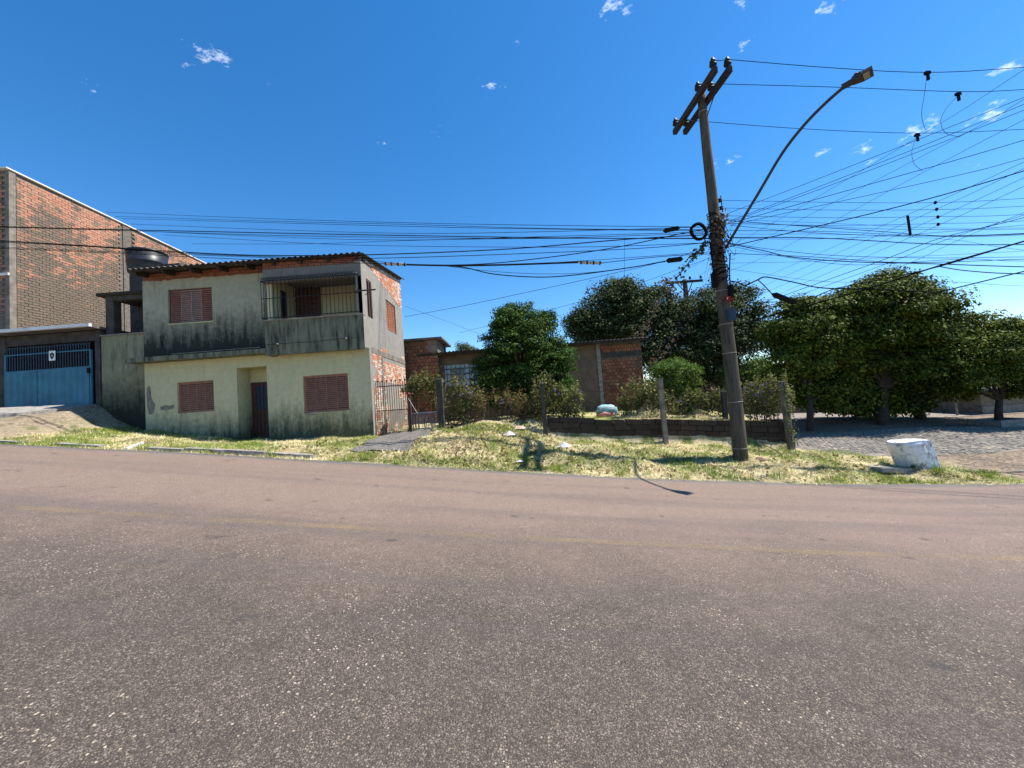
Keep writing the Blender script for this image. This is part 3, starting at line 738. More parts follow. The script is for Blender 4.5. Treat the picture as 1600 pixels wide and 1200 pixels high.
for a, b in zip(xs_[:-1], xs_[1:]):
    s = MB(); n = int((b-a)/.05)
    for k in range(n):
        xa, xc = a+.004+(b-a-.008)*k/n, a+.004+(b-a-.008)*(k+1)/n
        ya = 11.965+(.007 if k % 4 < 2 else 0); yc = 11.965+(.007 if (k+1) % 4 < 2 else 0)
        s.quad((xa,ya,gzb+.03),(xc,yc,gzb+.03),(xc,yc,gzm-.03),(xa,ya,gzm-.03))
    s.box(a+.004, 11.975, gzb+.03, b-.004, 11.98, gzm-.03)
    obj('sheet_panel', s, M_BLUE, gt)
nb = 32
for i in range(nb):
    x = gx0+.07+(gx1-gx0-.14)*i/(nb-1); piece('bar', M_BLUED, gt, (x, 12.005, (gzm+gzs)/2-.03), (.022, .022, gzs-gzm-.02))
    if i % 1 == 0: piece('spike', M_BLUED, gt, (x, 12.005, gzs-.02), (.028, .028, .07), (0, .78, 0))
obj('lock', MB().box(gx1-.09, 11.93, gzm-.22, gx1-.02, 11.964, gzm-.05), M_BLACK, gt)
# crest sign on the gate
sg = thing('gate_sign', 'small white plate with a dark crest hung on the blue gate', 'sign', P(81, 563, 11.95))
a, b = P(76.5, 548.5, 11.95), P(86.5, 563, 11.95)
obj('plate', MB().box(a[0], 11.945, b[2], b[0], 11.955, a[2]), M_WHITE, sg)
cxs, czs, ww, hh = (a[0]+b[0])/2, (a[2]+b[2])/2, (b[0]-a[0]), (a[2]-b[2])
cr = MB(); cr.quad(*[(cxs+u*ww, 11.942, czs+v*hh) for u, v in ((-.34,.22),(-.2,.24),(-.13,.33),(0,.27),(.13,.33),(.2,.24),(.34,.22),(.33,-.05),(.2,-.24),(0,-.38),(-.2,-.24),(-.33,-.05))][::-1])
crest = obj('crest', cr, M_BLACK, sg)
ci = MB()
for k in range(3): ci.quad(*[(cxs+u*ww, 11.939, czs+v*hh) for u, v in ((-.16+k*.13,.12),(-.10+k*.13,.12),(-.10+k*.13,-.14),(-.16+k*.13,-.14))][::-1])
obj('stripes', ci, M_STRAP, crest)

# ------------------------------------------------------------------ tall brick building on the left
BX, BY0, BY1 = -16.4, 12.5, 24.0
zt0 = float(PX(13, 262, BX)[2]); zt1 = float(PX(308, 404, BX)[2]); yk = float(PX(308, 404, BX)[1])
def ztopb(y): return zt0+(zt1-zt0)*(y-BY0)/(yk-BY0)
bb = thing('brick_building', 'tall unplastered brick building with dark mould rising behind the blue gate garage', 'building', (BX-5, 18, 2.5))
sh = MB(); x1 = BX-.03
for X in (x1, -30.0): sh.quad((X,BY0+.03,1.5),(X,BY1,1.5),(X,BY1,ztopb(BY1)-.1),(X,BY0+.03,ztopb(BY0)-.1))
sh.quad((x1,BY0+.03,1.5),(-30,BY0+.03,1.5),(-30,BY0+.03,ztopb(BY0)-.1),(x1,BY0+.03,ztopb(BY0)-.1))
sh.quad((x1,BY1,1.5),(-30,BY1,1.5),(-30,BY1,ztopb(BY1)-.1),(x1,BY1,ztopb(BY1)-.1))
sh.quad((x1,BY0+.03,ztopb(BY0)-.1),(-30,BY0+.03,ztopb(BY0)-.1),(-30,BY1,ztopb(BY1)-.1),(x1,BY1,ztopb(BY1)-.1))
obj('wall', sh, M_MORT, bb)
obj('column', MB().box(BX-.12, BY0-.002, 1.5, BX+.012, BY0+.18, ztopb(BY0)-.12), M_CEM, bb)
yc_ = float(PX(197, 370, BX)[1]); obj('column', MB().box(BX-.2, yc_-.14, 5.5, BX+.010, yc_+.16, ztopb(yc_)-.12), M_MORT, bb)
fl = MB(); th = .04
fl.v += [(BX-.5,BY0-.08,ztopb(BY0)-.05),(BX+.035,BY0-.08,ztopb(BY0)-.05),(BX+.035,BY1,ztopb(BY1)-.05),(BX-.5,BY1,ztopb(BY1)-.05)]
fl.v += [(v[0],v[1],v[2]+th) for v in fl.v[:4]]
fl.f += [(3,2,1,0),(4,5,6,7),(0,1,5,4),(1,2,6,5),(2,3,7,6),(3,0,4,7)]
obj('parapet_flashing', fl, M_FLASH, bb)
obj('trim', MB().box(BX-.52, BY0-.05, float(P(6,428,BY0)[2])-.06, BX+.02, BY0-.003, float(P(6,428,BY0)[2])+.02), M_FLASH, bb)
bl, bh = .205, .092
cand = []
z = 3.0; r = 0
while z < 10.75:
    y = BY0+.19-(bl/2 if r % 2 else 0)
    while y < BY1-.1:
        a, b = max(y, BY0+.19), min(y+bl, BY1-.02)
        if b-a > .06 and z+bh < ztopb(y+bl)-.13 and not (b > yc_-.15 and a < yc_+.17 and z > 5.4): cand.append((a, b, z))
        y += bl
    z += bh; r += 1
vis = [c for c in cand if c[2] > 5.0]
vis.sort(key=lambda c: math.hypot(c[0], BX))           # the nearest show largest
single = set(vis[:300])
V = []; A = []
for a, b, z in cand:
    pr = rnd.uniform(-.004, .008)
    if (a, b, z) in single:
        piece('brick', M_RED1, bb, (BX-.02+pr, (a+b)/2, z+bh/2), (.06, b-a-.013, bh-.013)); continue
    x = BX+.01+pr; a += .0065; b -= .0065; c = z+.0065; d = z+bh-.0065; rr = rnd.random(); X0 = BX-.05
    for q in ([(x,a,c),(x,b,c),(x,b,d),(x,a,d)], [(X0,a,d),(x,a,d),(x,b,d),(X0,b,d)], [(X0,a,c),(x,a,c),(x,b,c),(X0,b,c)], [(X0,a,c),(x,a,c),(x,a,d),(X0,a,d)], [(X0,b,c),(x,b,c),(x,b,d),(X0,b,d)]):
        V.append(q); A.append(rr)
z = 5.6; r = 0
while z < 10.4:                                        # narrow strip of the street front that shows at the picture edge
    x = BX-.13-(bl/2 if r % 2 else 0)
    while x > BX-3:
        a, b, c, d, y = x-bl+.0065, x-.0065, z+.0065, z+bh-.0065, BY0+.01; rr = rnd.random()
        for q in ([(a,y,c),(b,y,c),(b,y,d),(a,y,d)], [(a,y,d),(b,y,d),(b,y+.03,d),(a,y+.03,d)], [(a,y,c),(b,y,c),(b,y+.03,c),(a,y+.03,c)]): V.append(q); A.append(rr)
        x -= bl
    z += bh; r += 1
kind(obj('brick_field', fast_mesh('brick_field', np.array(V), 4, M_RED1J, ROOT['brick_building'], np.array(A)), None, bb), 'stuff')

# ------------------------------------------------------------------ bungalow at the back of the yard
YH = 17.0
bx0, bxm, bx1 = float(P(668, 590, YH)[0]), float(P(938, 580, YH)[0]), float(P(1003, 560, YH)[0])
zbr = float(P(830, 541, YH)[2])
bg = thing('bungalow', 'low brown rendered house with bare brick end wall behind the yard', 'house', (1.5, YH+2, .9))
wn = rect(694, 571, 752, 600, YH)
obj('wall', wall_mesh(MB(), 'x', bx0, bxm-.1, .3, zbr-.12, YH, YH+.2, [wn]), M_BROWNW, bg)
obj('wall', MB().box(bx0, YH+.201, .3, bx0+.2, YH+6, zbr-.12), M_BROWNW, bg)
obj('wall', MB().box(bx0, YH+6.01, .3, bx1, YH+6.2, zbr-.12), M_BROWNW, bg)
obj('column', MB().box(bxm-.1, YH-.03, .3, bxm+.06, YH+.2, zbr-.1), M_CONC, bg)
obj('brick_end_core', MB().box(bxm+.06, YH+.03, .3, bx1, YH+.2, zbr-.1).box(bx1-.2, YH+.201, .3, bx1, YH+6, zbr-.1), M_MORT, bg)
obj('ring_beam', MB().box(bxm+.061, YH-.01, zbr-.75, bx1-.0, YH+.028, zbr-.50), M_CEMD, bg)
z = .9; r = 0
while z < zbr-.28:
    h = .15 if z > 1.5 else .10
    x = bxm+.07-(.09 if r % 2 else 0)
    while x < bx1:
        a, b = max(x, bxm+.07), min(x+.18, bx1)
        if b-a > .05 and not (zbr-.77 < z+h*.5 < zbr-.48): piece('block', M_BACKB, bg, ((a+b)/2, YH+.015, z+h/2), (b-a-.02, .06, h-.02))
        x += .18
    z += h; r += 1
rf = obj('roof', corr(bx0-.35, bx1+.25, YH-.45, zbr-.03, YH+6.5, zbr+.45, per=4), M_ROOF, bg)
obj('fascia', MB().box(bx0-.3, YH-.42, zbr-.16, bx1+.2, YH-.38, zbr-.06), M_WOODD, rf)
vp = P(695, 545, YH+1); obj('vent_pipe', MB().lathe([(.04,-.4),(.04,.35),(.12,.36),(.10,.42),(.02,.46)], 10, (vp[0], vp[1], zbr+.15)), M_GALV, rf, True)
wb = obj('window', MB().box(wn[0], YH+.05, wn[2], wn[1], YH+.09, wn[3]), M_WINB, bg)
for i in range(8): piece('bar', M_BLUED, wb, (wn[0]+(wn[1]-wn[0])*(i+.5)/8, YH+.03, (wn[2]+wn[3])/2), (.02, .02, wn[3]-wn[2]-.02))
for f_ in (.25, .55, .8): piece('bar', M_BLUED, wb, ((wn[0]+wn[1])/2, YH+.025, wn[2]+(wn[3]-wn[2])*f_), (wn[1]-wn[0]-.02, .025, .03))
a = (wn[0]+wn[1])/2-.25
piece('pane', M_GLASSD, wb, (a, YH+.045, (wn[2]+wn[3])/2), (.62, .01, (wn[3]-wn[2])*.7))
# brick outhouse beside it
YS = 16.6
ex0, ex1, ex2 = float(P(622, 560, YS)[0]), float(P(684, 540, YS)[0]), float(P(670, 580, YS)[0])
zo1 = float(P(650, 531, YS)[2])
oh = thing('outhouse', 'small bare brick outhouse with flat overhanging roof left of the bungalow', 'outhouse', ((ex0+ex1)/2, YS+1, .9))
ex0 = -5.2
obj('core', MB().box(ex0, YS+.03, .4, ex1-.02, YS+2.2, zo1-.06), M_MORT, oh)
obj('roof', MB().box(ex0-.1, YS-.2, zo1-.05, ex1+.22, YS+2.4, zo1+.03), M_ROOF, oh)
obj('cement_patch', MB().box(ex1-.55, YS-.005, zo1-.62, ex1-.02, YS+.028, zo1-.07), M_CEM, oh)
z = 1.0; r = 0
while z < zo1-.2:
    x = ex0-(.1 if r % 2 else 0)
    while x < ex1-.02:
        a, b = max(x, ex0), min(x+.21, ex1-.02)
        if b-a > .05 and not (z > zo1-.66 and a > ex1-.58): piece('block', M_BACKB, oh, ((a+b)/2, YS+.015, z+.075), (b-a-.02, .06, .13))
        x += .21
    z += .15; r += 1
# ------------------------------------------------------------------ utility pole with double crossarm
def catmull(pts, n=6):
    pts = [Vector(p) for p in pts]
    if len(pts) == 2: return [pts[0].lerp(pts[1], i/8) for i in range(9)]
    q = [pts[0]*2-pts[1]]+pts+[pts[-1]*2-pts[-2]]; out = []
    for i in range(1, len(q)-2):
        a, b, c, d = q[i-1:i+3]
        for k in range(n):
            t = k/n; out.append(.5*((2*b)+(c-a)*t+(2*a-5*b+4*c-d)*t*t+(3*b-a-3*c+d)*t*t*t))
    out.append(pts[-1]); return out
YP = 10.0
pcl = [(1158.5, 722, 24.5), (1156, 700, 24), (1149, 630, 23), (1139, 545, 22), (1129, 460, 20.5), (1121, 385, 19.5), (1112, 300, 17.5), (1104, 230, 16), (1097, 160, 14.5), (1095, 140, 14)]
pole = thing('utility_pole', 'weathered leaning utility pole with double crossarm standing on the grass verge', 'utility pole', P(1158, 716, YP))
pts = [P(x, y, YP) for x, y, w in pcl]; pts[0][2] -= .5
obj('post', MB().tube(pts, [w*.44*YP/F for x, y, w in pcl], 16), M_POLE, pole, True)
for y_ in (176, 428, 455, 507, 552, 628, 700):
    x_ = np.interp(y_, [c[1] for c in pcl][::-1], [c[0] for c in pcl][::-1]); w_ = np.interp(y_, [c[1] for c in pcl][::-1], [c[2] for c in pcl][::-1])
    c = P(x_, y_, YP); r_ = w_*.44*YP/F
    obj('strap', MB().lathe([(r_+.002, -.009), (r_+.009, -.009), (r_+.009, .009), (r_+.002, .009)], 18, c), M_CONC, pole, True)
def arm_pt(px, py, z=8.98):
    d = RAY(px, py); return EYE+d*((z-1.5)/d[2])
top = P(1097, 160, YP)
zar = 9.2
ends = {}
for (n0, f0) in (((1118, 108), (1054, 207)), ((1141, 107), (1070, 207))):
    a, b = arm_pt(*n0, zar), arm_pt(*f0, zar); L = np.linalg.norm(a-b); c = (a+b)/2
    yaw = math.atan2(b[1]-a[1], b[0]-a[0])
    am = piece('crossarm', M_WOODD, pole, c, (L, .11, .15), (0, 0, yaw))
    ends[n0] = (a, b, yaw)
def insulator(par, c, s=1.0):
    return obj('insulator', MB().lathe([(.02*s,0),(.02*s,.05*s),(.06*s,.06*s),(.065*s,.09*s),(.035*s,.105*s),(.055*s,.12*s),(.055*s,.15*s),(.03*s,.17*s),(.03*s,.20*s)], 12, c), M_INSUL, par, True)
tops = {}
for key, (a, b, yaw) in ends.items():
    tops[key] = []
    for t in (.035, .36, .95):
        c = a*(1-t)+b*t; c = np.array([c[0], c[1], zar+.073]); insulator(pole, c, 1.35); tops[key].append(c+np.array([0, 0, .23]))
KA, KB = list(ends.keys())
for i in range(3): obj('jumper', MB().tube(catmull([tops[KA][i], (tops[KA][i]+tops[KB][i])/2+np.array([0,0,-.02]), tops[KB][i]]), .008, 5), M_CABLE, pole)
aA, bA, _ = ends[KA]; aB, bB, _ = ends[KB]
br = P(1088, 190, YP); br2 = P(1103, 187, YP)
for s_, e_ in ((aA*.72+bA*.28, br), (aA*.28+bA*.72, br), (aB*.72+bB*.28, br2), (aB*.3+bB*.7, br2)):
    obj('brace', MB().tube([np.array(s_)-[0,0,.05], e_], .013, 5), M_IRON, pole)
# rack of spool insulators on the right of the pole
for px, py in ((1125, 313), (1127, 325), (1129, 337), (1131, 349)):
    obj('spool_insulator', MB().lathe([(.05,-.04),(.05,-.02),(.03,0),(.05,.02),(.05,.04)], 10, P(px, py, YP)), M_INSUL, pole, True)
obj('rack_bar', MB().tube([P(1126, 306, YP), P(1133, 356, YP)], .014, 5), M_IRON, pole)
# boxes and straps on the pole
def onpole(name, m_, px, py, w, h, label, cat, dep=.14, Y=YP-.2):
    a, b = P(px-w/2, py-h/2, Y), P(px+w/2, py+h/2, Y)
    mb = MB(); mb.box(a[0], Y-dep/2, b[2], b[0], Y+dep/2, a[2]).box(a[0]+.02, Y-dep/2-.012, b[2]+.03, b[0]-.02, Y-dep/2-.001, a[2]-.03)
    return solo(name, mb, m_, label, cat, ((a[0]+b[0])/2, Y, b[2]))
onpole('junction_box', M_BLUEBOX, 1142, 492, 13, 17, 'small navy blue box strapped to the utility pole', 'box')
onpole('terminal_box', M_BLACK, 1142, 456, 7, 20, 'narrow black terminal box on the pole above a red ribbon', 'box', .10)
onpole('terminal_box', M_BLACK, 1116, 438, 9, 22, 'black splice box on the left side of the pole beside hanging cables', 'box', .12, YP-.05)
rb = MB()
for i in range(34):
    c = P(1139+rnd.gauss(0, 3.5), 467+rnd.gauss(0, 2.6), YP-.25+rnd.uniform(-.06, .06)); a = rnd.uniform(0, 6.28); s = rnd.uniform(.02, .045)
    d = np.array([math.cos(a), rnd.uniform(-.5, .5), math.sin(a)])*s; e = np.array([-d[2], .02, d[0]])*.35
    rb.quad(c-d-e, c+d-e, c+d+e, c-d+e)
solo('ribbon', rb, M_RED, 'bunched red ribbon tied round the utility pole', 'ribbon', P(1139, 467, YP-.25))
# coil of spare cable
cc = P(1091.5, 362, YP-.25); co = MB()
for k in range(6):
    R0 = .20+rnd.uniform(-.02, .02); oy = rnd.uniform(-.04, .04)
    co.tube([cc+np.array([R0*math.cos(a), oy+.02*math.sin(3*a), R0*math.sin(a)]) for a in np.linspace(0, 2*math.pi, 29)], .022, 5, False)
solo('cable_coil', co, M_CABLE, 'round coil of spare black cable hanging left of the pole', 'cable coil', tuple(cc))

# ------------------------------------------------------------------ street lamp
lamp = thing('street_lamp', 'curved street lamp with flat head fixed to the utility pole over the road', 'street lamp', P(1136, 384, YP))
hl = (1338, 122)
dR = RAY(*hl); Yl = 7.55
path = [(1134, 388, 10.0), (1150, 360, 9.85), (1185, 302, 9.35), (1222, 240, 8.85), (1256, 196, 8.45), (1290, 161, 8.05), (1322, 133, 7.7)]
obj('arm', MB().tube(catmull([P(*p) for p in path], 5), .034, 10), M_GALV, lamp, True)
ha, hb = P(1320, 134, 7.72), P(1364, 110, 7.40)
ax = Vector(hb-ha); L = ax.length; ax.normalize(); sd = ax.cross(Vector((0,0,1))).normalized(); up_ = sd.cross(ax).normalized()
Mh = Matrix((ax, sd, up_)).transposed()
def hbx(mb, x0, x1, w0, w1, z0, z1):
    vs = [(x0,-w0,z0),(x1,-w1,z0),(x1,w1,z0),(x0,w0,z0),(x0,-w0*.8,z1),(x1,-w1*.8,z1),(x1,w1*.8,z1),(x0,w0*.8,z1)]
    i = len(mb.v); mb.v += [tuple(Vector(ha)+Mh @ Vector(v)) for v in vs]
    mb.f += [tuple(i+k for k in q) for q in ((3,2,1,0),(4,5,6,7),(0,1,5,4),(1,2,6,5),(2,3,7,6),(3,0,4,7))]; return mb
obj('head', hbx(hbx(hbx(MB(), -.05, .12, .045, .06, -.04, .045), .12, .26, .09, .15, -.035, .06), .26, L, .165, .16, -.03, .035), M_GALV, lamp)
obj('lens', hbx(MB(), .29, L-.05, .125, .125, -.034, -.0305), M_LENS, lamp)
obj('photocell', MB().lathe([(.04,0),(.04,.06),(.02,.075)], 10, tuple(Vector(ha)+Mh @ Vector((.19,0,.06)))), M_RED, lamp, True)

# ------------------------------------------------------------------ cables: each a thing of its own
def cable(px_pts, Y0, Y1, r, label, group=None, m_=None, cat='cable', name='cable', n=6):
    x0, x1 = px_pts[0][0], px_pts[-1][0]
    P3 = []
    ln_ = [0]
    for (xa, ya), (xc, yc) in zip(px_pts[:-1], px_pts[1:]): ln_.append(ln_[-1]+math.hypot(xc-xa, yc-ya))
    for (x, y), l_ in zip(px_pts, ln_):
        t = l_/ln_[-1]
        P3.append(P(x, y, 1/((1-t)/Y0+t/Y1)))
    pts = catmull(P3, n); c = tuple(pts[0]); r = r*.78 if r < .0125 else r*.9
    return solo(name, MB().tube(pts, r, 5), m_ or M_CABLE, label, cat, c, group)
ORD = ('topmost','second from the top','third from the top','fourth from the top','fifth from the top','sixth from the top','seventh from the top','eighth from the top','ninth from the top','tenth from the top','eleventh from the top','twelfth from the top','thirteenth from the top','lowest')
def order(polys, x):
    ys = [np.interp(x, [p[0] for p in q], [p[1] for p in q]) for q in polys]; k = sorted(range(len(ys)), key=lambda i: ys[i])
    return {id(polys[i]): ORD[j] if j < len(ys)-1 else 'lowest' for j, i in enumerate(k)}
def lp(a, b, x): return a[1]+(b[1]-a[1])*(x-a[0])/(b[0]-a[0])
GL = 'cables running left from the pole above the green house'
LL = 'thin dark cable running left from the pole above the green house'
LFT = ([(166,331.5),(400,341),(630,348),(850,352),(1118,355)], [(180,338),(400,345),(630,350.5),(850,357),(1118,359)], [(190,341.5),(630,353.5),(860,358),(1118,361)],
            [(205,350),(400,358),(630,364.5),(850,362),(1118,354)], [(240,362),(450,371),(630,375),(840,370),(1118,362)], [(255,367),(480,380),(630,384.5),(900,386),(1118,379)], [(300,381),(480,381),(630,376),(800,373),(1118,372)])
od = order(LFT, 500)
for pts in LFT: cable(pts, 21, YP, .011, 'thin cable over the green house roof running behind the brick building, '+od[id(pts)], GL)
GF = 'cables strung low in front of the tall brick wall'
LF = 'black cable strung in front of the brick wall and over the house roof to the pole'
LFR = (([(-60,351),(0,354),(150,358),(400,363.5),(630,368),(900,372),(1118,373)], .014), ([(-60,352),(0,355),(150,359),(400,367),(630,371),(850,372),(1118,364)], .010), ([(-60,372),(0,376),(150,385),(270,393),(405,399),(580,398),(796,389),(978,374),(1118,366)], .016),
               ([(-60,375),(0,378),(150,386),(270,395),(420,401),(580,403.5),(800,397),(1000,388),(1118,378)], .012), ([(-60,384),(0,388),(190,396),(420,407),(600,412)], .011), ([(-60,383),(0,386),(190,394),(400,402),(560,407),(700,416),(870,410),(1118,393)], .009))
od = order([p for p, r in LFR], 100)
for pts, r in LFR: cable(pts, 11.0, YP, r, 'black cable crossing in front of the brick wall, '+od[id(pts)]+' there', GF)
cable([(600,412),(650,414),(720,415),(800,413.5),(905,410),(940,410.5)], 10.6, 10.15, .028, 'thick black cable bundle between two pale splice closures over the house', name='cable_bundle')
cable([(940,411),(1000,404),(1060,399),(1125,396)], 10.15, YP, .012, 'black cable from the pale splice closure to the pole')
cable([(660,414),(720,417),(770,428),(840,433),(900,429.5),(985,418),(1040,408)], 10.5, 10.0, .016, 'sagging black cable loop below the thick bundle')
cable([(690,415),(770,424),(850,428),(930,425),(1040,409)], 10.45, 10.0, .008, 'thin wire drooping along the sagging cable loop')
cable([(600,412),(640,414),(745,413),(850,403),(960,387),(1060,366),(1112,356)], 10.6, YP, .014, 'black cable rising from the house end splice to the pole top')
cable([(632,495),(718,479),(850,451),(945,430),(1050,405),(1118,378)], 14.0, YP, .009, 'service wire from the side wall of the green house up to the pole')
cable([(632,478),(700,503),(770,530)], 14.0, 18, .006, 'faint wire falling from the house side to the bungalow roof')
cable([(718,520),(850,487),(985,447),(1118,400)], 17, YP, .007, 'thin service wire from the bungalow roof up to the pole')
cable([(975,470),(975.5,430),(976,373)], 10.0, 9.99, .005, 'single thin wire hanging straight down from the left cables')
def closure(px0, py0, px1, py1, Y, r, label, m_=M_BLACK, pale=False):
    a, b = Vector(P(px0, py0, Y)), Vector(P(px1, py1, Y)); d = b-a
    t = thing('splice_closure', label, 'cable splice', tuple((a+b)/2), 'cable splices')
    pr = [(.0, .25), (.12, .9), (.16, 1), (.2, .92), (.8, .92), (.84, 1), (.88, .9), (1, .25)]
    if pale:
        mb = MB().tube([a, a+d*.2, a+d*.8, b], [r*.3, r*.75, r*.75, r*.3], 8); obj('body', mb, M_STRAP, t, True)
        for f in (.12, .36, .62, .88): obj('clamp', MB().tube([a+d*(f-.025), a+d*(f+.025)], r*.95, 8), M_BLACK, t, True)
    else: obj('body', MB().tube([a+d*f for f, s in pr], [r*s for f, s in pr], 10), m_, t, True)
    return t
closure(1036, 361, 1062, 356, YP-.1, .062, 'black cylindrical splice closure just left of the cable coil')
closure(1041, 407.5, 1067, 404.5, YP-.1, .07, 'black cylindrical splice closure at the right end of the sagging cable')
closure(598, 412, 637, 413.5, 10.55, .055, 'pale banded splice closure in front of the house gable', pale=True)
closure(903, 410, 942, 411, 10.15, .055, 'pale banded splice closure midway between the house and the pole', pale=True)
closure(1206, 459, 1245, 474, 9.8, .075, 'tilted black splice closure hanging in front of the big street tree')
# to the right
for (y0, pts), tp in zip(((0, [(1300,106),(1450,113),(1600,105),(1900,80)]), (1, [(1300,136),(1495,143),(1600,140),(1900,122)]), (2, [(1250,201),(1432,208),(1600,202),(1900,185)])), tops[KB]):
    P3 = [tp]+[P(x, y, tp[1]-.0) for x, y in pts]
    solo('power_line', MB().tube(catmull(P3), .0075, 5), M_WIRE, 'thin bare power line running right from the crossarm, ' + ('topmost of three', 'middle of three', 'lowest of three')[y0], 'power line', tuple(tp), 'bare power lines from the crossarm')
GH = 'low voltage wires strung right from the insulator rack'
for y0, ya, yb in ((313,316.5,310), (325,327.5,322), (337,338.5,335), (349,349.5,345)):
    cable([(1127,y0),(1300,y0+3.2),(1460,ya),(1600,yb),(1900,yb-22)], YP, 9.2, .007, 'level low voltage wire from the insulator rack, '+{313:'topmost',325:'second from the top',337:'third from the top',349:'lowest'}[y0], GH, M_WIRE)
GT = 'power lines passing overhead from the far pole'
for tx, pe in ((1041, (1600,109)), (1079, (1600,155)), (1097, (1600,187))):
    x, y = tx, 438
    q = [(x, y)]
    m_ = {109: [(1185,361),(1448,206)], 155: [(1185,378),(1500,213)], 187: [(1200,399),(1443,269)]}[pe[1]]
    q += m_+[pe, (1900, pe[1]-(m_[1][1]-pe[1])/(1600-m_[1][0])*300)]
    cable(q, 24, 8.2, .0085, 'thin power line from the far pole to the upper right, '+{109:'topmost',155:'middle',187:'lowest'}[pe[1]]+' of three', GT, M_WIRE)
GD = 'four parallel diagonal wires with fuse clips'
for k, (a, b) in enumerate((((1195,433),(1450,321.5)), ((1190,448),(1452,332)), ((1185,462),(1455,344)), ((1180,476),(1457,356)))):
    s = (b[1]-a[1])/(b[0]-a[0]); e = lambda x: a[1]+s*(x-a[0])
    cable([(1120, e(1120)+3), a, b, (1600, e(1600)-3), (1900, e(1900)-8)], 34, 9, .010, 'thin diagonal wire in a parallel set of four, '+('topmost','second from the top','third from the top','lowest')[k], GD, M_WIRE)
GU = 'cables climbing right from the pole across the road'
UPR = (((1136,334),(1277,280),(1600,152), .010), ((1138,346),(1315,278),(1600,163), .010), ((1138,348),(1320,281),(1600,172), .010), ((1130,352),(1387,280),(1600,219), .012), ((1140,352),(1470,280),(1600,247), .010), ((1138,386),(1400,324),(1600,267), .017))
for i, (a, b, c, r) in enumerate(UPR):
    cable([a, b, c, (1900, c[1]-(b[1]-c[1])/(1600-b[0])*300-10)], YP, 7.4, r*.8, 'cable climbing from the pole to the upper right edge, '+(ORD[i] if i < 5 else 'lowest')+' there', GU)
GB = 'bundled cables running level to the right of the pole'
BUN = (([(1140,345),(1250,353),(1380,362),(1470,368.5),(1600,365.5),(1900,350)], .013), ([(1140,349),(1250,352),(1390,358),(1600,358),(1900,352)], .008), ([(1140,352),(1260,363),(1380,368),(1470,368.5),(1600,364.5),(1900,346)], .010), ([(1140,360),(1300,362),(1470,369.5),(1600,367),(1900,352)], .010),
               ([(1140,371),(1280,372),(1460,381.5),(1600,382),(1900,378)], .015), ([(1140,372),(1260,373.5),(1400,368),(1600,352),(1900,330)], .008), ([(1140,381),(1190,391),(1240,402),(1330,409),(1450,412),(1600,417),(1900,424)], .016), ([(1140,380),(1200,389),(1300,399),(1450,403),(1600,401.5),(1900,398)], .010),
               ([(1140,396),(1260,401),(1400,410),(1520,408),(1600,405),(1900,398)], .012), ([(1140,384),(1230,402),(1340,414),(1500,405),(1600,408),(1900,410)], .009), ([(1140,411),(1250,409),(1400,402),(1600,392),(1900,370)], .006), ([(1140,420),(1290,440),(1470,440),(1600,447),(1900,458)], .006), ([(1140,366),(1300,366),(1480,374),(1600,391),(1900,420)], .006), ([(1140,343),(1300,349),(1460,356),(1600,356),(1900,350)], .006))
od = order([p for p, r in BUN], 1590)
for pts, r in BUN: cable(pts, YP, 9.0, r*.85, 'near level cable right of the pole, '+od[id(pts)]+' at the right edge', GB)
GK = 'thick cables rising to the right over the big street tree'
THK = (([(1150,509),(1190,497),(1336,457),(1465,416),(1600,377),(1900,290)], .030), ([(1190,472),(1252,470),(1306,451),(1400,432),(1465,417),(1530,398),(1600,377)], .018), ([(1465,416),(1510,423),(1600,428),(1900,428)], .022), ([(1380,478),(1477,454),(1600,424),(1900,352)], .024),
               ([(1150,488),(1184,476),(1372,409),(1470,372),(1600,340),(1900,255)], .014), ([(1150,496),(1184,484),(1380,414),(1480,374),(1600,336),(1900,248)], .010), ([(1150,519),(1190,503),(1400,420),(1500,374),(1600,332),(1900,210)], .008))
od = order([p for p, r in THK], 1470)
for pts, r in THK:
    cable(pts, 13, 8.4, r*.8, ('thick' if r > .015 else 'thin')+' cable rising right before the big street tree, '+od[id(pts)]+' over its crown', GK)
cable([(1140,439),(1152,441),(1165,445.5),(1184,437),(1197,433),(1240,441),(1285,450),(1365,452),(1450,456),(1490,460)], YP-.1, 9.5, .017, 'wavy black cable leaving the pole at head of the tilted splice')
cable([(1184,437),(1195,447),(1206,459)], 9.85, 9.8, .014, 'short black cable tail entering the tilted splice closure')
for lb, pts in (('short black cable hanging on the left of the pole', [(1111,378),(1112,400),(1115,425)]), ('longer black cable hanging on the left of the pole into the splice box', [(1109,376),(1113,410),(1116,440)]), ('black cable hanging on the right face of the pole', [(1141,395),(1140,420),(1141,445)])):
    cable(pts, YP-.15, YP-.14, .018, lb, 'cables hanging against the pole')
for x in (1100, 1104, 1108): cable([(x+8, 400), (x-1, 440), (x-8, 470)], YP-.05, 16, .004, 'thin wire slanting down left of the pole, '+{1100:'leftmost',1104:'middle',1108:'rightmost'}[x]+' of three', 'thin wires slanting behind the pole')
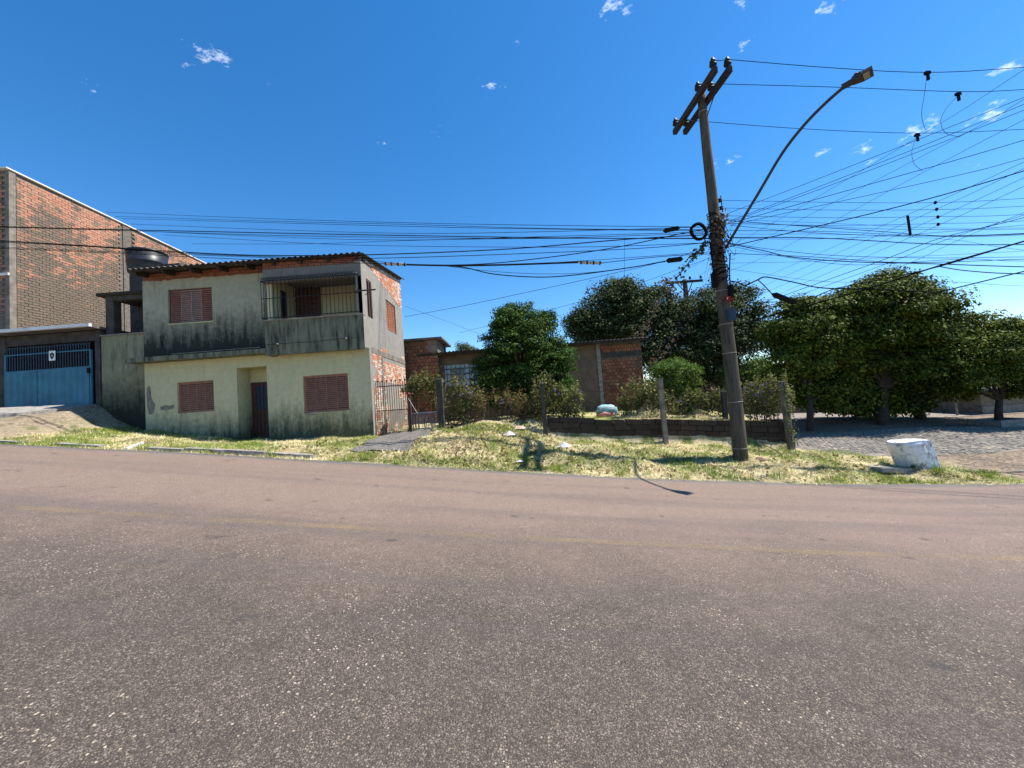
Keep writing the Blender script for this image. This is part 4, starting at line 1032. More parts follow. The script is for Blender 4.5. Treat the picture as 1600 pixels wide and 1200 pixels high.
# drop loops and clamps on the bare lines
def clamp(px, py, Y, label):
    c = P(px, py, Y); mb = MB().box(c[0]-.06, Y-.03, c[2]-.02, c[0]+.06, Y+.03, c[2]+.05).box(c[0]-.02, Y-.02, c[2]-.16, c[0]+.03, Y+.02, c[2]-.021)
    solo('line_clamp', mb, M_BLACK, label, 'clamp', tuple(c), 'clamps on the bare lines')
clamp(1449, 115, 8.9, 'black clamp on the topmost bare power line'); clamp(1497, 148, 9.6, 'black clamp on the middle bare power line'); clamp(1433, 212, 10.5, 'black clamp on the lowest bare power line')
cable([(1448,120),(1444,150),(1440,180),(1446,203)], 8.9, 8.2, .006, 'thin drop wire looping from the topmost bare line'); cable([(1496,150),(1478,170),(1470,190),(1478,208),(1500,214)], 9.6, 8, .006, 'thin drop wire looping from the middle bare line')
cable([(1432,214),(1425,235),(1428,255),(1441,267)], 10.5, 8.4, .006, 'thin drop wire looping from the lowest bare line')
for i, (px, py) in enumerate(((1461.5,316.5),(1463.5,327),(1465.5,339),(1466,350.5))):
    c = P(px, py, 9.3); solo('fuse_clip', MB().lathe([(.008,-.045),(.026,-.025),(.032,0),(.026,.025),(.008,.045)], 8, c), M_BLACK, 'small black fuse clip on the low voltage wires, %s' % ('topmost of four','second from the top','third from the top','lowest of four')[i], 'fuse clip', tuple(c), 'fuse clips')
solo('spacer_bar', MB().tube([P(1418, 337, 9.3), P(1422.5, 367, 9.3)], .03, 6), M_BLACK, 'short upright black spacer bar above the cable bundle', 'spacer', tuple(P(1422, 367, 9.3)))

# loops of cable lashed round the pole
tg = MB(); r3 = random.Random(5)
for k in range(26):
    y_ = r3.uniform(332, 442); x_ = np.interp(y_, [c[1] for c in pcl][::-1], [c[0] for c in pcl][::-1]); w_ = np.interp(y_, [c[1] for c in pcl][::-1], [c[2] for c in pcl][::-1])
    c = P(x_, y_, YP); R0 = w_/2*YP/F+r3.uniform(.01, .035); ph = r3.uniform(0, 6.28); tl = r3.uniform(.02, .14)
    tg.tube([c+np.array([R0*math.cos(a), R0*math.sin(a), tl*math.sin(a+ph)]) for a in np.linspace(0, 2*math.pi, 17)], r3.uniform(.006, .014), 5, False)
for k in range(22):
    a = P(1120+r3.uniform(-14, 22), r3.uniform(335, 410), YP-.25); b = a+np.array([r3.uniform(-.35, .35), r3.uniform(-.1, .1), r3.uniform(-.5, .1)]); m2 = (a+b)/2+np.array([r3.uniform(-.15, .15), 0, -r3.uniform(.05, .25)])
    tg.tube(catmull([a, m2, b], 5), .006, 4)
solo('cable_tangle', tg, M_CABLE, 'untidy loops of black cable lashed round the middle of the pole', 'cables', tuple(P(1121, 385, YP)))
# ------------------------------------------------------------------ far utility pole
YT = 24.0
tp_ = thing('utility_pole', 'distant wooden pole with a single crossarm in front of the dark trees', 'utility pole', (float(P(1087, 610, YT)[0]), YT, g(float(P(1087, 610, YT)[0]), YT)))
a, b = P(1067, 437, YT), P(1088, 612, YT); a[0] = b[0]-.05; b[2] = .3
obj('post', MB().tube([b, (b+a)/2, a], [.2, .17, .14], 10), M_POLE, tp_, True)
l, r_ = P(1041, 442, YT-.2), P(1098, 441, YT-.2)
obj('crossarm', MB().box(l[0], YT-.24, l[2]-.08, r_[0], YT-.14, l[2]+.06), M_WOODD, tp_)
for f in (.02, .66, .96): insulator(tp_, np.array([l[0]*(1-f)+r_[0]*f, YT-.2, l[2]+.062]), 1.3)
for f in (.3, .72): obj('brace', MB().tube([(l[0]*(1-f)+r_[0]*f, YT-.2, l[2]-.06), (a[0], YT-.17, l[2]-.85)], .03, 5), M_WOODD, tp_)
c = P(1082, 537, YT-.22); obj('meter_box', MB().box(c[0]-.16, YT-.3, c[2]-.3, c[0]+.16, YT-.17, c[2]+.25), M_STRAP, tp_)
# ------------------------------------------------------------------ vegetation
def leaf_cloud(C, size, out=None, droop=.3, aspect=.5, seed=0, up=.5):
    """C (n,3) leaf centres -> folded four-corner leaves (n,4,3)"""
    r = np.random.default_rng(seed); n = len(C)
    nrm = r.normal(0, .6, (n, 3)); nrm[:, 2] += up
    if out is not None: nrm += out*.7
    nrm /= np.linalg.norm(nrm, axis=1, keepdims=True)+1e-9
    t = r.normal(0, 1, (n, 3)); t[:, 2] -= droop; t -= nrm*(t*nrm).sum(1, keepdims=True); t /= np.linalg.norm(t, axis=1, keepdims=True)+1e-9
    b = np.cross(nrm, t); s = size*r.uniform(.6, 1.3, (n, 1))
    V = np.stack([C-t*s*.5, C+b*s*aspect*.5+nrm*s*.10, C+t*s*.5, C-b*s*aspect*.5+nrm*s*.10], 1)
    return V, r.random(n)
def crown_points(lobes, nclump, per, sig, seed, inner=.15, flat=.75):
    r = np.random.default_rng(seed); L = np.array(lobes, float)
    w = L[:, 3]**2; w /= w.sum(); k = r.choice(len(L), nclump, p=w)
    d = r.normal(0, 1, (nclump, 3)); d /= np.linalg.norm(d, axis=1, keepdims=True)
    rad = np.where(r.random(nclump) < inner, r.uniform(.25, .75, nclump), r.uniform(.78, 1.06, nclump))
    c = L[k, :3]+d*(L[k, 3]*rad)[:, None]*L[k, 4:7]
    sg = sig*2.1*r.uniform(.55, 1.5, nclump)                 # each clump is a small leafy billow with a lit top and a shaded underside
    n = (per*r.uniform(.6, 1.4, nclump)*(sg/sig/2.1)**2).astype(int)
    i = np.repeat(np.arange(nclump), n)
    u = r.normal(0, 1, (len(i), 3)); u /= np.linalg.norm(u, axis=1, keepdims=True); u[:, 2] = np.where(u[:, 2] < -.25, -u[:, 2]*.6, u[:, 2])
    off = u*(sg[i]*r.uniform(.5, 1.12, len(i))**.8)[:, None]; off[:, 2] *= flat
    return c[i]+off, u*1.6+d[i]*.5, c
def lobe(px, py, Y, rpx, sx=1, sy=1.0, sz=1):
    p = P(px, py, Y); return (p[0], p[1], p[2], rpx*Y/F, sx, sy, sz)
def tree(name, label, cat, base, lobes, nclump, per, sig, size, m_, seed, trunk_r=.16, group=None, stems=1, droop=.3, aspect=.5, zmin=None, fork=.45):
    base = np.array(base, float); t = thing(name, label, cat, tuple(base), group)
    r0 = random.Random(seed+9); sec = []
    for l in lobes:                                        # boughs that bulge out of the crown
        for _ in range(4):
            u = Vector((r0.gauss(0, 1), r0.gauss(-.4, 1), r0.gauss(.35, .8))).normalized()
            k = r0.uniform(.30, .48); sec.append((l[0]+u.x*l[3]*l[4]*.92, l[1]+u.y*l[3]*l[5]*.92, l[2]+u.z*l[3]*l[6]*.92, l[3]*k, 1.15, 1.15, .8))
    full = list(lobes)+sec
    C, D, cl = crown_points(full, int(nclump*1.25), per, sig*.9, seed)
    gz = G(C[:, 0], C[:, 1])+.08; k = C[:, 2] > (gz if zmin is None else np.maximum(gz, zmin)); C, D = C[k], D[k]
    V, A = leaf_cloud(C, size, D, droop, aspect, seed+1)
    obj('crown', fast_mesh('crown', V, 4, m_, tuple(base), A), None, t)
    r = random.Random(seed); L = np.array(lobes); ctr = np.average(L[:, :3], axis=0, weights=L[:, 3]**2)
    fk = base+(ctr-base)*np.array([.3, .3, fork])
    tb = MB(); tb.tube(catmull([base-[0,0,.3], base*.6+fk*.4+[r.uniform(-.06,.06),0,0], fk]), np.linspace(trunk_r*1.25, trunk_r*.75, 13), 9)
    obj('trunk', tb, M_BARK, t, True)
    lm = MB()
    for l in lobes:
        e = np.array(l[:3]); m2 = fk*.5+e*.5+[r.uniform(-.2,.2), 0, r.uniform(0,.3)]
        lm.tube(catmull([fk-[0,0,.1], m2, e], 4), np.linspace(trunk_r*.6, trunk_r*.18, 9), 6)
        for _ in range(5):
            q = cl[r.randrange(len(cl))]
            if np.linalg.norm(q-e) < l[3]*1.4: lm.tube([e*.5+m2*.5, (e+q)/2, q], [trunk_r*.2, trunk_r*.12, trunk_r*.05], 4)
    obj('branches', lm, M_BARK, t, True)
    return t
def gb(px, Y, py=640):
    p = P(px, py, Y); return (p[0], p[1], g(p[0], p[1]))
YC = 14.6
tree('citrus_tree', 'dense dark green rounded tree in the yard beside the bungalow window', 'tree', gb(815, YC),
     [lobe(818,560,YC,58), lobe(815,520,YC,34), lobe(798,508,YC,22), lobe(845,512,YC,20), lobe(862,560,YC,30), lobe(770,575,YC,26), lobe(780,535,YC,22), lobe(870,585,YC,24), lobe(790,605,YC,40), lobe(845,605,YC,44), lobe(800,486,YC,10), lobe(822,484,YC,9), lobe(856,500,YC,11)],
     850, 48, .14, .10, L_CIT, 21, .13)
tree('yard_bush', 'small bright green rounded bush beside the bare brick wall', 'bush', gb(1048, 14.2), [lobe(1048,592,14.2,32), lobe(1030,588,14.2,18), lobe(1068,596,14.2,22), lobe(1050,612,14.2,34)], 190, 55, .13, .08, L_LIGHT, 22, .07)
YB1 = 24.
tree('olive_tree', 'large grey green tree rising behind the bare brick wall of the bungalow', 'tree', gb(985, YB1),
     [lobe(955,500,YB1,52), lobe(950,465,YB1,24), lobe(918,505,YB1,30), lobe(985,485,YB1,34), lobe(1020,490,YB1,34), lobe(1000,530,YB1,55), lobe(935,530,YB1,40), lobe(1045,515,YB1,36), lobe(905,520,YB1,18), lobe(1012,468,YB1,12)],
     1150, 50, .28, .16, L_DARK, 23, .3, 'trees beyond the yard')
tree('olive_tree', 'large dark tree beyond the yard standing directly behind the main pole', 'tree', gb(1130, YB1),
     [lobe(1105,500,YB1,44), lobe(1145,500,YB1,38), lobe(1125,470,YB1,24), lobe(1160,480,YB1,24), lobe(1165,525,YB1,30), lobe(1110,545,YB1,52), lobe(1060,545,YB1,40), lobe(1150,545,YB1,34), lobe(1062,580,YB1,34), lobe(1085,590,YB1,36)],
     1150, 50, .28, .16, L_DARK, 24, .3, 'trees beyond the yard')
tree('olive_tree', 'light green tree low on the horizon between the pole and street trees', 'tree', gb(1185, 30), [lobe(1185,592,30,26), lobe(1205,600,30,24), lobe(1165,600,30,24), lobe(1184,572,30,9)], 240, 50, .4, .2, L_LIGHT, 25, .2, 'trees beyond the yard')
YR = 15.9
tree('street_tree', 'dark leafy street tree at the left end of the row over the cobbles', 'tree', gb(1262, YR, 650),
     [lobe(1250,520,YR,36), lobe(1248,560,YR,38), lobe(1275,540,YR+.4,40), lobe(1240,590,YR+1,22), lobe(1285,590,YR+1.3,36), lobe(1250,490,YR,20), lobe(1285,500,YR,26), lobe(1240,612,YR+1,24), lobe(1285,618,YR+1,28), lobe(1330,620,YR+1,26)],
     860, 62, .23, .14, L_RIGHT, 26, .13, 'street trees over the cobbles')
YR2 = 16.1
tree('street_tree', 'tallest broad domed street tree shading the cobbled side street', 'tree', gb(1375, YR2, 640),
     [lobe(1370,485,YR2,48), lobe(1400,470,YR2,36), lobe(1350,470,YR2,26), lobe(1330,500,YR2,38), lobe(1430,495,YR2,40), lobe(1465,520,YR2,34), lobe(1505,520,YR2,24), lobe(1340,545,YR2+.6,56), lobe(1410,545,YR2+.6,58), lobe(1460,555,YR2+.6,42), lobe(1375,590,YR2+1.6,46), lobe(1320,585,YR2+1.4,38), lobe(1425,585,YR2+1.6,40), lobe(1535,505,YR2,12), lobe(1390,442,YR2,14)],
     1500, 62, .24, .14, L_RIGHT, 27, .18, 'street trees over the cobbles')
YR3 = 15.2
tree('street_tree', 'smaller yellowish street tree with pale forked trunk at the right picture edge', 'tree', gb(1562, YR3, 660),
     [lobe(1540,560,YR3,44), lobe(1580,555,YR3,46), lobe(1510,580,YR3,36), lobe(1560,535,YR3,32), lobe(1610,570,YR3,50), lobe(1500,600,YR3,24), lobe(1590,590,YR3,36)],
     700, 52, .18, .115, L_RIGHT, 28, .12, 'street trees over the cobbles')
tree('street_tree', 'low dark tree filling the shade under the domed street tree', 'tree', gb(1440, 18, 640), [lobe(1440,590,18,46), lobe(1480,590,18,36), lobe(1400,605,18,40), lobe(1290,605,18,36), lobe(1330,610,18,38), lobe(1360,610,18,36), lobe(1340,632,17.2,24), lobe(1385,632,17.2,24), lobe(1300,628,17.2,22), lobe(1425,628,17.4,22)], 620, 60, .28, .17, L_RIGHT, 29, .2, 'street trees over the cobbles')
tree('street_tree', 'street tree beyond the right picture edge whose shade crosses the cobbles', 'tree', (26.5, 14.8, g(26.5, 14.8)), [(26.2,14.8,3.4,1.8,1,1,1),(24.8,14.6,3.0,1.4,1,1,1),(27.8,15.0,3.2,1.6,1,1,1),(26.4,14.4,4.6,1.4,1,1,1)], 420, 50, .22, .13, L_RIGHT, 33, .16, 'street trees over the cobbles')
# far trees on the skyline
tree('skyline_tree', 'pale distant tree top just above the bungalow roof', 'tree', gb(722, 60, 560), [lobe(722,548,60,8), lobe(735,552,60,7)], 60, 30, .4, .3, L_DARK, 30, .15)
tree('skyline_tree', 'far dark tree mass low at the right picture edge', 'tree', gb(1578, 90, 560), [lobe(1570,535,90,18), lobe(1600,540,90,22), lobe(1640,545,90,24)], 200, 40, 1.2, .7, L_DARK, 31, .4)

# vines over the yard fence, in sections
def pixel_cloud(poly, n, seed, Y, dy):
    """random points in a vertical slab behind a pixel outline given as (px, ytop, ybottom)"""
    r = np.random.default_rng(seed); xs_ = [p[0] for p in poly]
    nc = 46; cx = r.uniform(xs_[0], xs_[-1], nc); ct = r.random(nc)**1.25; cw = r.uniform(.15, 1, nc); cw /= cw.sum(); k = r.choice(nc, n, p=cw)
    px = np.clip(cx[k]+r.normal(0, 5.5, n), xs_[0]-8, xs_[-1]+8); t = ct[k]+r.normal(0, .13, n)
    yt = np.interp(px, xs_, [p[1] for p in poly]); yb = np.interp(px, xs_, [p[2] for p in poly])
    nz = np.sin(px*.28+seed)*4.0+np.sin(px*.75+seed*2)*2.5
    py = yt+nz+(yb-yt-nz)*t
    dz = r.uniform(-dy, dy, nc)[k]+r.normal(0, .08, n)
    return np.array([P(a, b, Y+e) for a, b, e in zip(px, py, dz)]), px, py
FLOWER = None
def flower_mesh():
    global FLOWER
    if FLOWER is None:
        V = []
        for k in range(5):
            a = 2*math.pi*k/5; d = np.array([math.cos(a), 0, math.sin(a)]); e = np.array([-d[2], 0, d[0]])
            V.append([(0, .02, 0), d*.6+e*.42-[0,.25,0], d*1.0-[0,.32,0], d*.6-e*.42-[0,.25,0]])
        FLOWER = fast_mesh('flower', np.array([[np.array(q, float) for q in v] for v in V]), 4, L_PURP, attr=rng.random(5))
    return FLOWER
def vine(label, poly, Y, dy, n, seed, fl=(), size=.085, m_=None, dry=.25, stems=24):
    c = P((poly[0][0]+poly[-1][0])/2, poly[0][2], Y); base = (c[0], Y, g(c[0], Y))
    t = thing('vine_hedge', label, 'vine', base, 'vines over the yard fence')
    C, px, py = pixel_cloud(poly, n, seed, Y, dy); k = C[:, 2] > G(C[:, 0], C[:, 1])+.02; C = C[k]
    r = np.random.default_rng(seed+5); s = r.random(len(C)) < dry
    for nm, sel, mm in (('leaves', ~s, m_ or L_VINE), ('dry_leaves', s, L_DRYV)):
        if sel.sum() > 3:
            V, A = leaf_cloud(C[sel], size if nm == 'leaves' else size*.9, None, .3, .75 if nm == 'leaves' else .3, seed+2)
            obj(nm, fast_mesh(nm, V, 4, mm, base, A), None, t)
    st_ = MB()
    for _ in range(stems):
        i = r.integers(len(C)); p = C[i]; q = np.array([p[0]+r.normal(0, .15), p[1], g(p[0], p[1])]); m2 = (p+q)/2+r.normal(0, .08, 3)
        st_.tube([q, m2, p], [.010, .008, .004], 4)
    obj('stems', st_, M_BARK, t)
    for fx, fy in fl:
        p = P(fx, fy, Y-dy-.05); o = bpy.data.objects.new('flower', flower_mesh()); COL.objects.link(o); o.parent = t
        o.location = p-np.array(base); o.scale = (.048,)*3; o.rotation_euler = (rnd.uniform(-.6,.6), rnd.uniform(0, 6), rnd.uniform(-.6,.6))
    return t
YV = 12.55
vine('brownish creeper hanging over the wire between the metal gate and first fence post', [(636,600,612),(650,588,622),(668,586,632),(688,590,640)], 13.0, .25, 3000, 51, size=.09, dry=.5)
vine('tangled creeper with purple flowers right of the first fence post', [(692,605,655),(705,596,668),(730,598,672),(748,615,670)], YV, .22, 2600, 52, [(730,608),(735,613),(719,617),(737,618),(727,603)], size=.085, dry=.35)
vine('dry grassy creeper with one purple flower in front of the citrus tree', [(742,618,660),(775,615,664),(800,620,664),(825,618,664),(845,610,660)], YV, .22, 3200, 53, [(785,625),(786,629)], size=.085, dry=.88, stems=80)
vine('creeper mounded over the second fence post with a few purple flowers', [(828,622,655),(840,596,660),(852,588,660),(866,600,655),(885,612,652),(905,612,648)], YV, .25, 3400, 54, [(868,610),(873,615),(907,612),(900,625)], size=.085, dry=.3, stems=40)
vine('leafy creeper on the wire in front of the bare brick wall', [(972,606,645),(985,604,648),(1010,600,650),(1030,596,646),(1045,602,640)], YV+.3, .25, 3200, 55, [(1062,626)], size=.085, dry=.3)
vine('thin clipped creeper on the wire left of the main pole', [(1045,622,648),(1072,614,648),(1100,612,646),(1130,611,645),(1140,612,645)], YV+.3, .2, 2800, 56, [], size=.09, dry=.3)
vine('creeper with many purple flowers between the main pole and corner post', [(1150,606,655),(1172,598,652),(1190,597,650),(1210,597,650),(1226,594,648),(1233,610,650)], YV-.1, .22, 3800, 57, [(1175,601),(1183,607),(1190,603),(1197,600),(1205,611),(1168,612),(1180,616),(1200,606),(1163,606),(1187,613),(1212,604)], size=.085, dry=.38)
# creepers on poles
def creeper(label, pth, Y0, Y1, spread, n, seed, m_, size=.09, fl=()):
    c0 = P(*pth[0][:2], Y0); t = thing('creeper', label, 'creeper', tuple(c0)); r = np.random.default_rng(seed)
    q = [P(p[0], p[1], Y0+(Y1-Y0)*i/(len(pth)-1)) for i, p in enumerate(pth)]; path = catmull(q, 8); A_ = np.array([tuple(p) for p in path])
    C = A_[r.integers(0, len(A_), n)]+r.normal(0, spread, (n, 3)); V, A = leaf_cloud(C, size, None, .4, .75, seed+1)
    obj('leaves', fast_mesh('leaves', V, 4, m_, tuple(c0), A), None, t); obj('stem', MB().tube(path, .012, 5), M_BARK, t)
    return t
creeper('pinkish dead creeper tangled round the cables near the pole top', [(1122,405),(1120,385),(1124,365),(1121,348),(1128,338)], YP-.1, YP-.15, .11, 420, 61, L_PINK, .085)
creeper('leafy creeper climbing the slanting cable left of the pole', [(1055,438),(1070,418),(1085,400),(1097,388),(1106,376)], 10.6, YP, .05, 130, 62, L_DARK, .10)
creeper('dark creeper hanging on the left arm of the distant pole', [(1048,480),(1044,465),(1040,452),(1048,444)], 23.6, 23.6, .28, 420, 63, L_PINK, .2)
creeper('pale flowering creeper climbing a slanting stay wire to the distant pole', [(1010,585),(1030,560),(1050,530),(1070,500),(1084,490)], 21, 23,   .22, 420, 64, L_PINK, .16)
creeper('thin creeper on the slack wire over the bungalow roof', [(985,545),(1000,520),(1015,500),(1030,470)], 19, 20, .16, 200, 65, L_PINK, .13)

creeper('ragged ivy climbing the corner post at the side street', [(1238,695),(1234,660),(1229,625),(1224,598)], 11.85, 11.85, .08, 330, 66, L_VINE, .07)
# ------------------------------------------------------------------ grass and straw on the verge
def in_drive(x, y):
    a, b, c, d = [np.array(p[:2]) for p in (dA, dB, (dC[0], 12.4), (dD[0], 12.4))]
    ok = np.ones(len(x), bool)
    for p, q in ((a, b), (b, c), (c, d), (d, a)): ok &= ((q[0]-p[0])*(y-p[1])-(q[1]-p[1])*(x-p[0])) > -.03
    return ok
def scatter(n, seed, box):
    r = np.random.default_rng(seed); x = r.uniform(box[0], box[1], n); y = r.uniform(box[2], box[3], n); return x, y, r
def greenness(x, y): return np.sin(x*1.7+y*.8)+np.sin(x*.63-y*2.1+1)+np.sin(x*3.1+y*2.7+2)*.8+np.sin(x*5.3-y*4.1)*.6
def blades(name, label, n, seed, boxes, L, w, flat, m_, keep):
    out = []; at = []
    for box, frac in boxes:
        x, y, r = scatter(int(n*frac), seed, box); seed += 7
        k = keep(x, y, r) & ~in_drive(x, y) & (y > 8.32+.10*np.sin(x*2.3)*np.sin(x*.7+1)+np.abs(r.normal(0, .05, len(x)))*-1+.03); x, y = x[k], y[k]
        z = np.where(y < 8.33, G(x, y)+.006, ground_z(x, y)+.005); m = len(x)
        a = r.uniform(0, 2*math.pi, m); el = np.abs(r.normal(flat, .35, m)); l = L*r.uniform(.5, 1.4, m)
        d = np.stack([np.cos(a)*np.cos(el), np.sin(a)*np.cos(el), np.sin(el)], 1)*l[:, None]
        s = np.stack([-np.sin(a), np.cos(a), np.zeros(m)], 1)*w; c = np.stack([x, y, z], 1)
        out.append(np.stack([c-s, c+s, c+d], 1)); at.append(r.random(m))
    V = np.concatenate(out); o = bpy.data.objects.new(name, fast_mesh(name, V, 3, m_, attr=np.concatenate(at))); COL.objects.link(o)
    tag(o, label, 'grass'); kind(o, 'stuff')
verge = (-13.2, 10.9, 8.16, 12.0); yard = (-.5, 8.3, 12.32, 16.5); lft = (-18.0, -12.0, 8.2, 9.9)
def k_straw(x, y, r): return (greenness(x, y) < r.normal(.9, .8, len(x))) & ~((x < -12) & (y > 8.9)) & ~((x > 9.6) & (y > 10.6))
def k_green(x, y, r): return (greenness(x, y) > r.normal(.15, .8, len(x))) & ~((x < -12) & (y > 8.9)) & ~((x > 10) & (y > 10.2))
blades('dry_grass', 'cut dry straw lying over the verge and yard', 200000, 71, [(verge, .76), (yard, .18), (lft, .06)], .10, .0065, .12, L_STRAW, k_straw)
blades('green_grass', 'patches of green grass growing on the verge', 190000, 81, [(verge, .80), (yard, .12), (lft, .08)], .085, .0065, .6, L_GRASS, k_green)
def k_tuft(x, y, r): return (np.sin(x*9.1+y*3)+np.sin(y*11-x*4.2) > 1.25)
blades('grass_tufts', 'taller grass tufts along the foot of the walls and road edge', 20000, 91, [((-4.6,-2.0,12.0,12.9), .14), ((-2.3,8.6,11.3,11.7), .10), ((-13,9.5,8.33,8.6), .28), ((9.2,10.7,8.5,10.2), .22)], .20, .007, 1.0, L_GRASS, k_tuft)

# dead leaves and clods strewn over the straw
x, y, r = scatter(5200, 301, (-6, 10.5, 8.4, 11.95)); k = ~in_drive(x, y) & ((x < 9.5) | (y < 10.4)) & (r.random(len(x)) < .35+.65*np.exp(-((x+.4)/2.2)**2)); x, y = x[k], y[k]
C = np.stack([x, y, ground_z(x, y)+.03], 1); V, A = leaf_cloud(C, .10, None, 0, .6, 302, up=1.0)
o = bpy.data.objects.new('dead_leaves', fast_mesh('dead_leaves', V, 4, L_DRYV, attr=A)); COL.objects.link(o); tag(o, 'brown dead leaves strewn over the verge', 'leaves'); kind(o, 'stuff')
# ------------------------------------------------------------------ yard wall, fence posts, gate
YW = 12.12
wl = thing('retaining_wall', 'low dark block wall holding up the yard behind the verge', 'wall', (4, YW, 0))
wx0, wx1 = float(P(858, 670, YW)[0]), 8.5
def wtop(x): return float(np.interp(x, [wx0, 2.1, 2.5, 4.5, 4.75, 8.5], [.98, .93, .80, .69, .66, .30]))
core = MB(); N_ = 24
for i in range(N_):
    xa, xc = wx0+(wx1-.02-wx0)*i/N_, wx0+(wx1-.02-wx0)*(i+1)/N_
    za, zc = g(xa, 11.9)-.4, g(xc, 11.9)-.4; ta, tc = wtop(xa)-.03, wtop(xc)-.03
    core.quad((xa,YW+.03,za),(xc,YW+.03,zc),(xc,YW+.03,tc),(xa,YW+.03,ta)); core.quad((xa,YW+.17,za),(xc,YW+.17,zc),(xc,YW+.17,tc),(xa,YW+.17,ta)); core.quad((xa,YW+.03,ta),(xc,YW+.03,tc),(xc,YW+.17,tc),(xa,YW+.17,ta))
obj('core', core, M_CEMD, wl)
for r in range(8):
    x = wx0+(rnd.uniform(-.2, 0))
    while x < wx1:
        L = rnd.uniform(.32, .55); a, b = max(x, wx0), min(x+L, wx1-.02); h = .175; xm = (a+b)/2
        sl_ = -.105; zt_ = wtop(xm)-r*h
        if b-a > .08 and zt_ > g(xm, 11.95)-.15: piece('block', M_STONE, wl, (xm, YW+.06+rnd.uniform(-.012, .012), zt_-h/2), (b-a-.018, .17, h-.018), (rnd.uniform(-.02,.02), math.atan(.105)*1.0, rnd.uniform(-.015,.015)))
        x += L
# the return wall along the side street
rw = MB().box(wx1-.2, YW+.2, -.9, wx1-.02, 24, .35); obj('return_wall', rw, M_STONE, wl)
def fpost(label, pb, pt, Y, w=.13, m_=None):
    b, t = P(*pb, Y), P(*pt, Y); b = b.copy(); b[2] -= .12
    d = Vector(t-b); L = d.length; R3 = d.to_track_quat('Z', 'Y').to_matrix()
    Mx = Matrix.Translation(Vector(b)) @ R3.to_4x4()
    po = thing('fence_post', label, 'fence post', tuple(b), 'concrete posts of the yard fence')
    obj('shaft', MB().box(-w/2, -w/2, 0, w/2, w/2, L, Mx), m_ or M_CEMD, po)
    obj('cap', MB().box(-w/2-.008, -w/2-.008, L, w/2+.008, w/2+.008, L+.03, Mx), M_CEM, po)
    for f in (.35, .6, .85): obj('wire_tie', MB().box(-w/2-.006, -w/2-.006, L*f, w/2+.006, w/2+.006, L*f+.010, Mx), M_IRON, po)
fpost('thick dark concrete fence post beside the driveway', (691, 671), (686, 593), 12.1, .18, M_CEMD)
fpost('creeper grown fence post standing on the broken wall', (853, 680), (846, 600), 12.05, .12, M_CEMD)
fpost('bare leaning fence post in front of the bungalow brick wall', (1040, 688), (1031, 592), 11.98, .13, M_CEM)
fpost('short fence post just left of the main pole', (1133, 650), (1130, 612), 12.5, .13, M_CEMD)
fpost('leaning ivy grown corner post at the side street', (1237, 703), (1222, 597), 11.95, .15, M_CEM)
for py0, py1 in ((604, 606), (622, 622)):
    cable([(692,py0-2),(770,py0+6),(848,py0),(940,py0+8),(1033,py0-2),(1132,py1+2),(1223,py1-2)], 12.15, 12.15, .005, ('upper' if py0 == 604 else 'lower')+' sagging strand of the yard fence wire', 'yard fence wires', M_WIRE, 'wire', 'fence_wire')
# metal gate of thin bars right of the house corner
YG = 12.25
gt2 = thing('bar_gate', 'tall gate of thin rusty vertical bars against the brick side wall', 'gate', (-3.8, YG, .85))
gl, gr2 = P(587, 604, YG), P(636, 600, YG); zb2 = float(P(600, 682, YG)[2]); zt2 = float(P(610, 603, YG)[2]); zm2 = float(P(610, 641, YG)[2])
for z in (zt2, zm2, zb2+.06): piece('rail', M_RUST, gt2, ((gl[0]+gr2[0])/2, YG, z), (gr2[0]-gl[0], .025, .03))
for i in range(15):
    x = gl[0]+(gr2[0]-gl[0])*i/14; piece('bar', M_RUST, gt2, (x, YG, (zb2+zt2)/2+.08), (.014, .014, zt2-zb2+.12))
    if i % 2: piece('spear', M_IRON, gt2, (x, YG, zt2+.17), (.05, .012, .05), (0, .785, 0))
    if i < 14: piece('short_bar', M_RUST, gt2, (x+(gr2[0]-gl[0])/28, YG, (zb2+zm2)/2), (.011, .011, zm2-zb2))
gt3 = thing('bar_gate', 'low gate of thin white bars between the brown stake and dark post', 'gate', (-2.7, YG+.2, .85))
gl, gr2 = P(643, 646, YG+.2), P(684, 643, YG+.2); zt3 = gl[2]; zb3 = float(P(660, 670, YG+.2)[2])-.05
for z in (zt3, zb3+.05): piece('rail', M_STRAP, gt3, ((gl[0]+gr2[0])/2, YG+.2, z), (gr2[0]-gl[0], .02, .025))
for i in range(19): piece('bar', M_STRAP, gt3, (gl[0]+(gr2[0]-gl[0])*i/18, YG+.2, (zb3+zt3)/2), (.010, .010, zt3-zb3))
c0, c1 = P(642, 674, YG+.1), P(640.5, 616, YG+.1)
sk = solo('stake', MB().box(c0[0]-.05, YG+.05, .6, c0[0]+.05, YG+.15, c1[2]).box(c0[0]-.07, YG+.03, c1[2]+.001, c0[0]+.07, YG+.17, c1[2]+.04), M_RUST, 'brown square stake between the two bar gates', 'stake', (c0[0], YG+.1, .8))
solo('red_knob', MB().lathe([(.01,-.05),(.05,-.03),(.06,.01),(.03,.05),(.01,.06)], 10, P(638.5, 616, YG-.02)), M_RED, 'small red knob on top of the brown stake', 'knob', tuple(P(638.5, 616, YG-.02)), smooth=True)
solo('diagonal_rod', MB().tube([P(637, 621, YG), P(652, 646, YG+.1)], .012, 5), M_STRAP, 'thin pale rod leaning on the brown stake', 'rod', tuple(P(652, 646, YG+.1)))

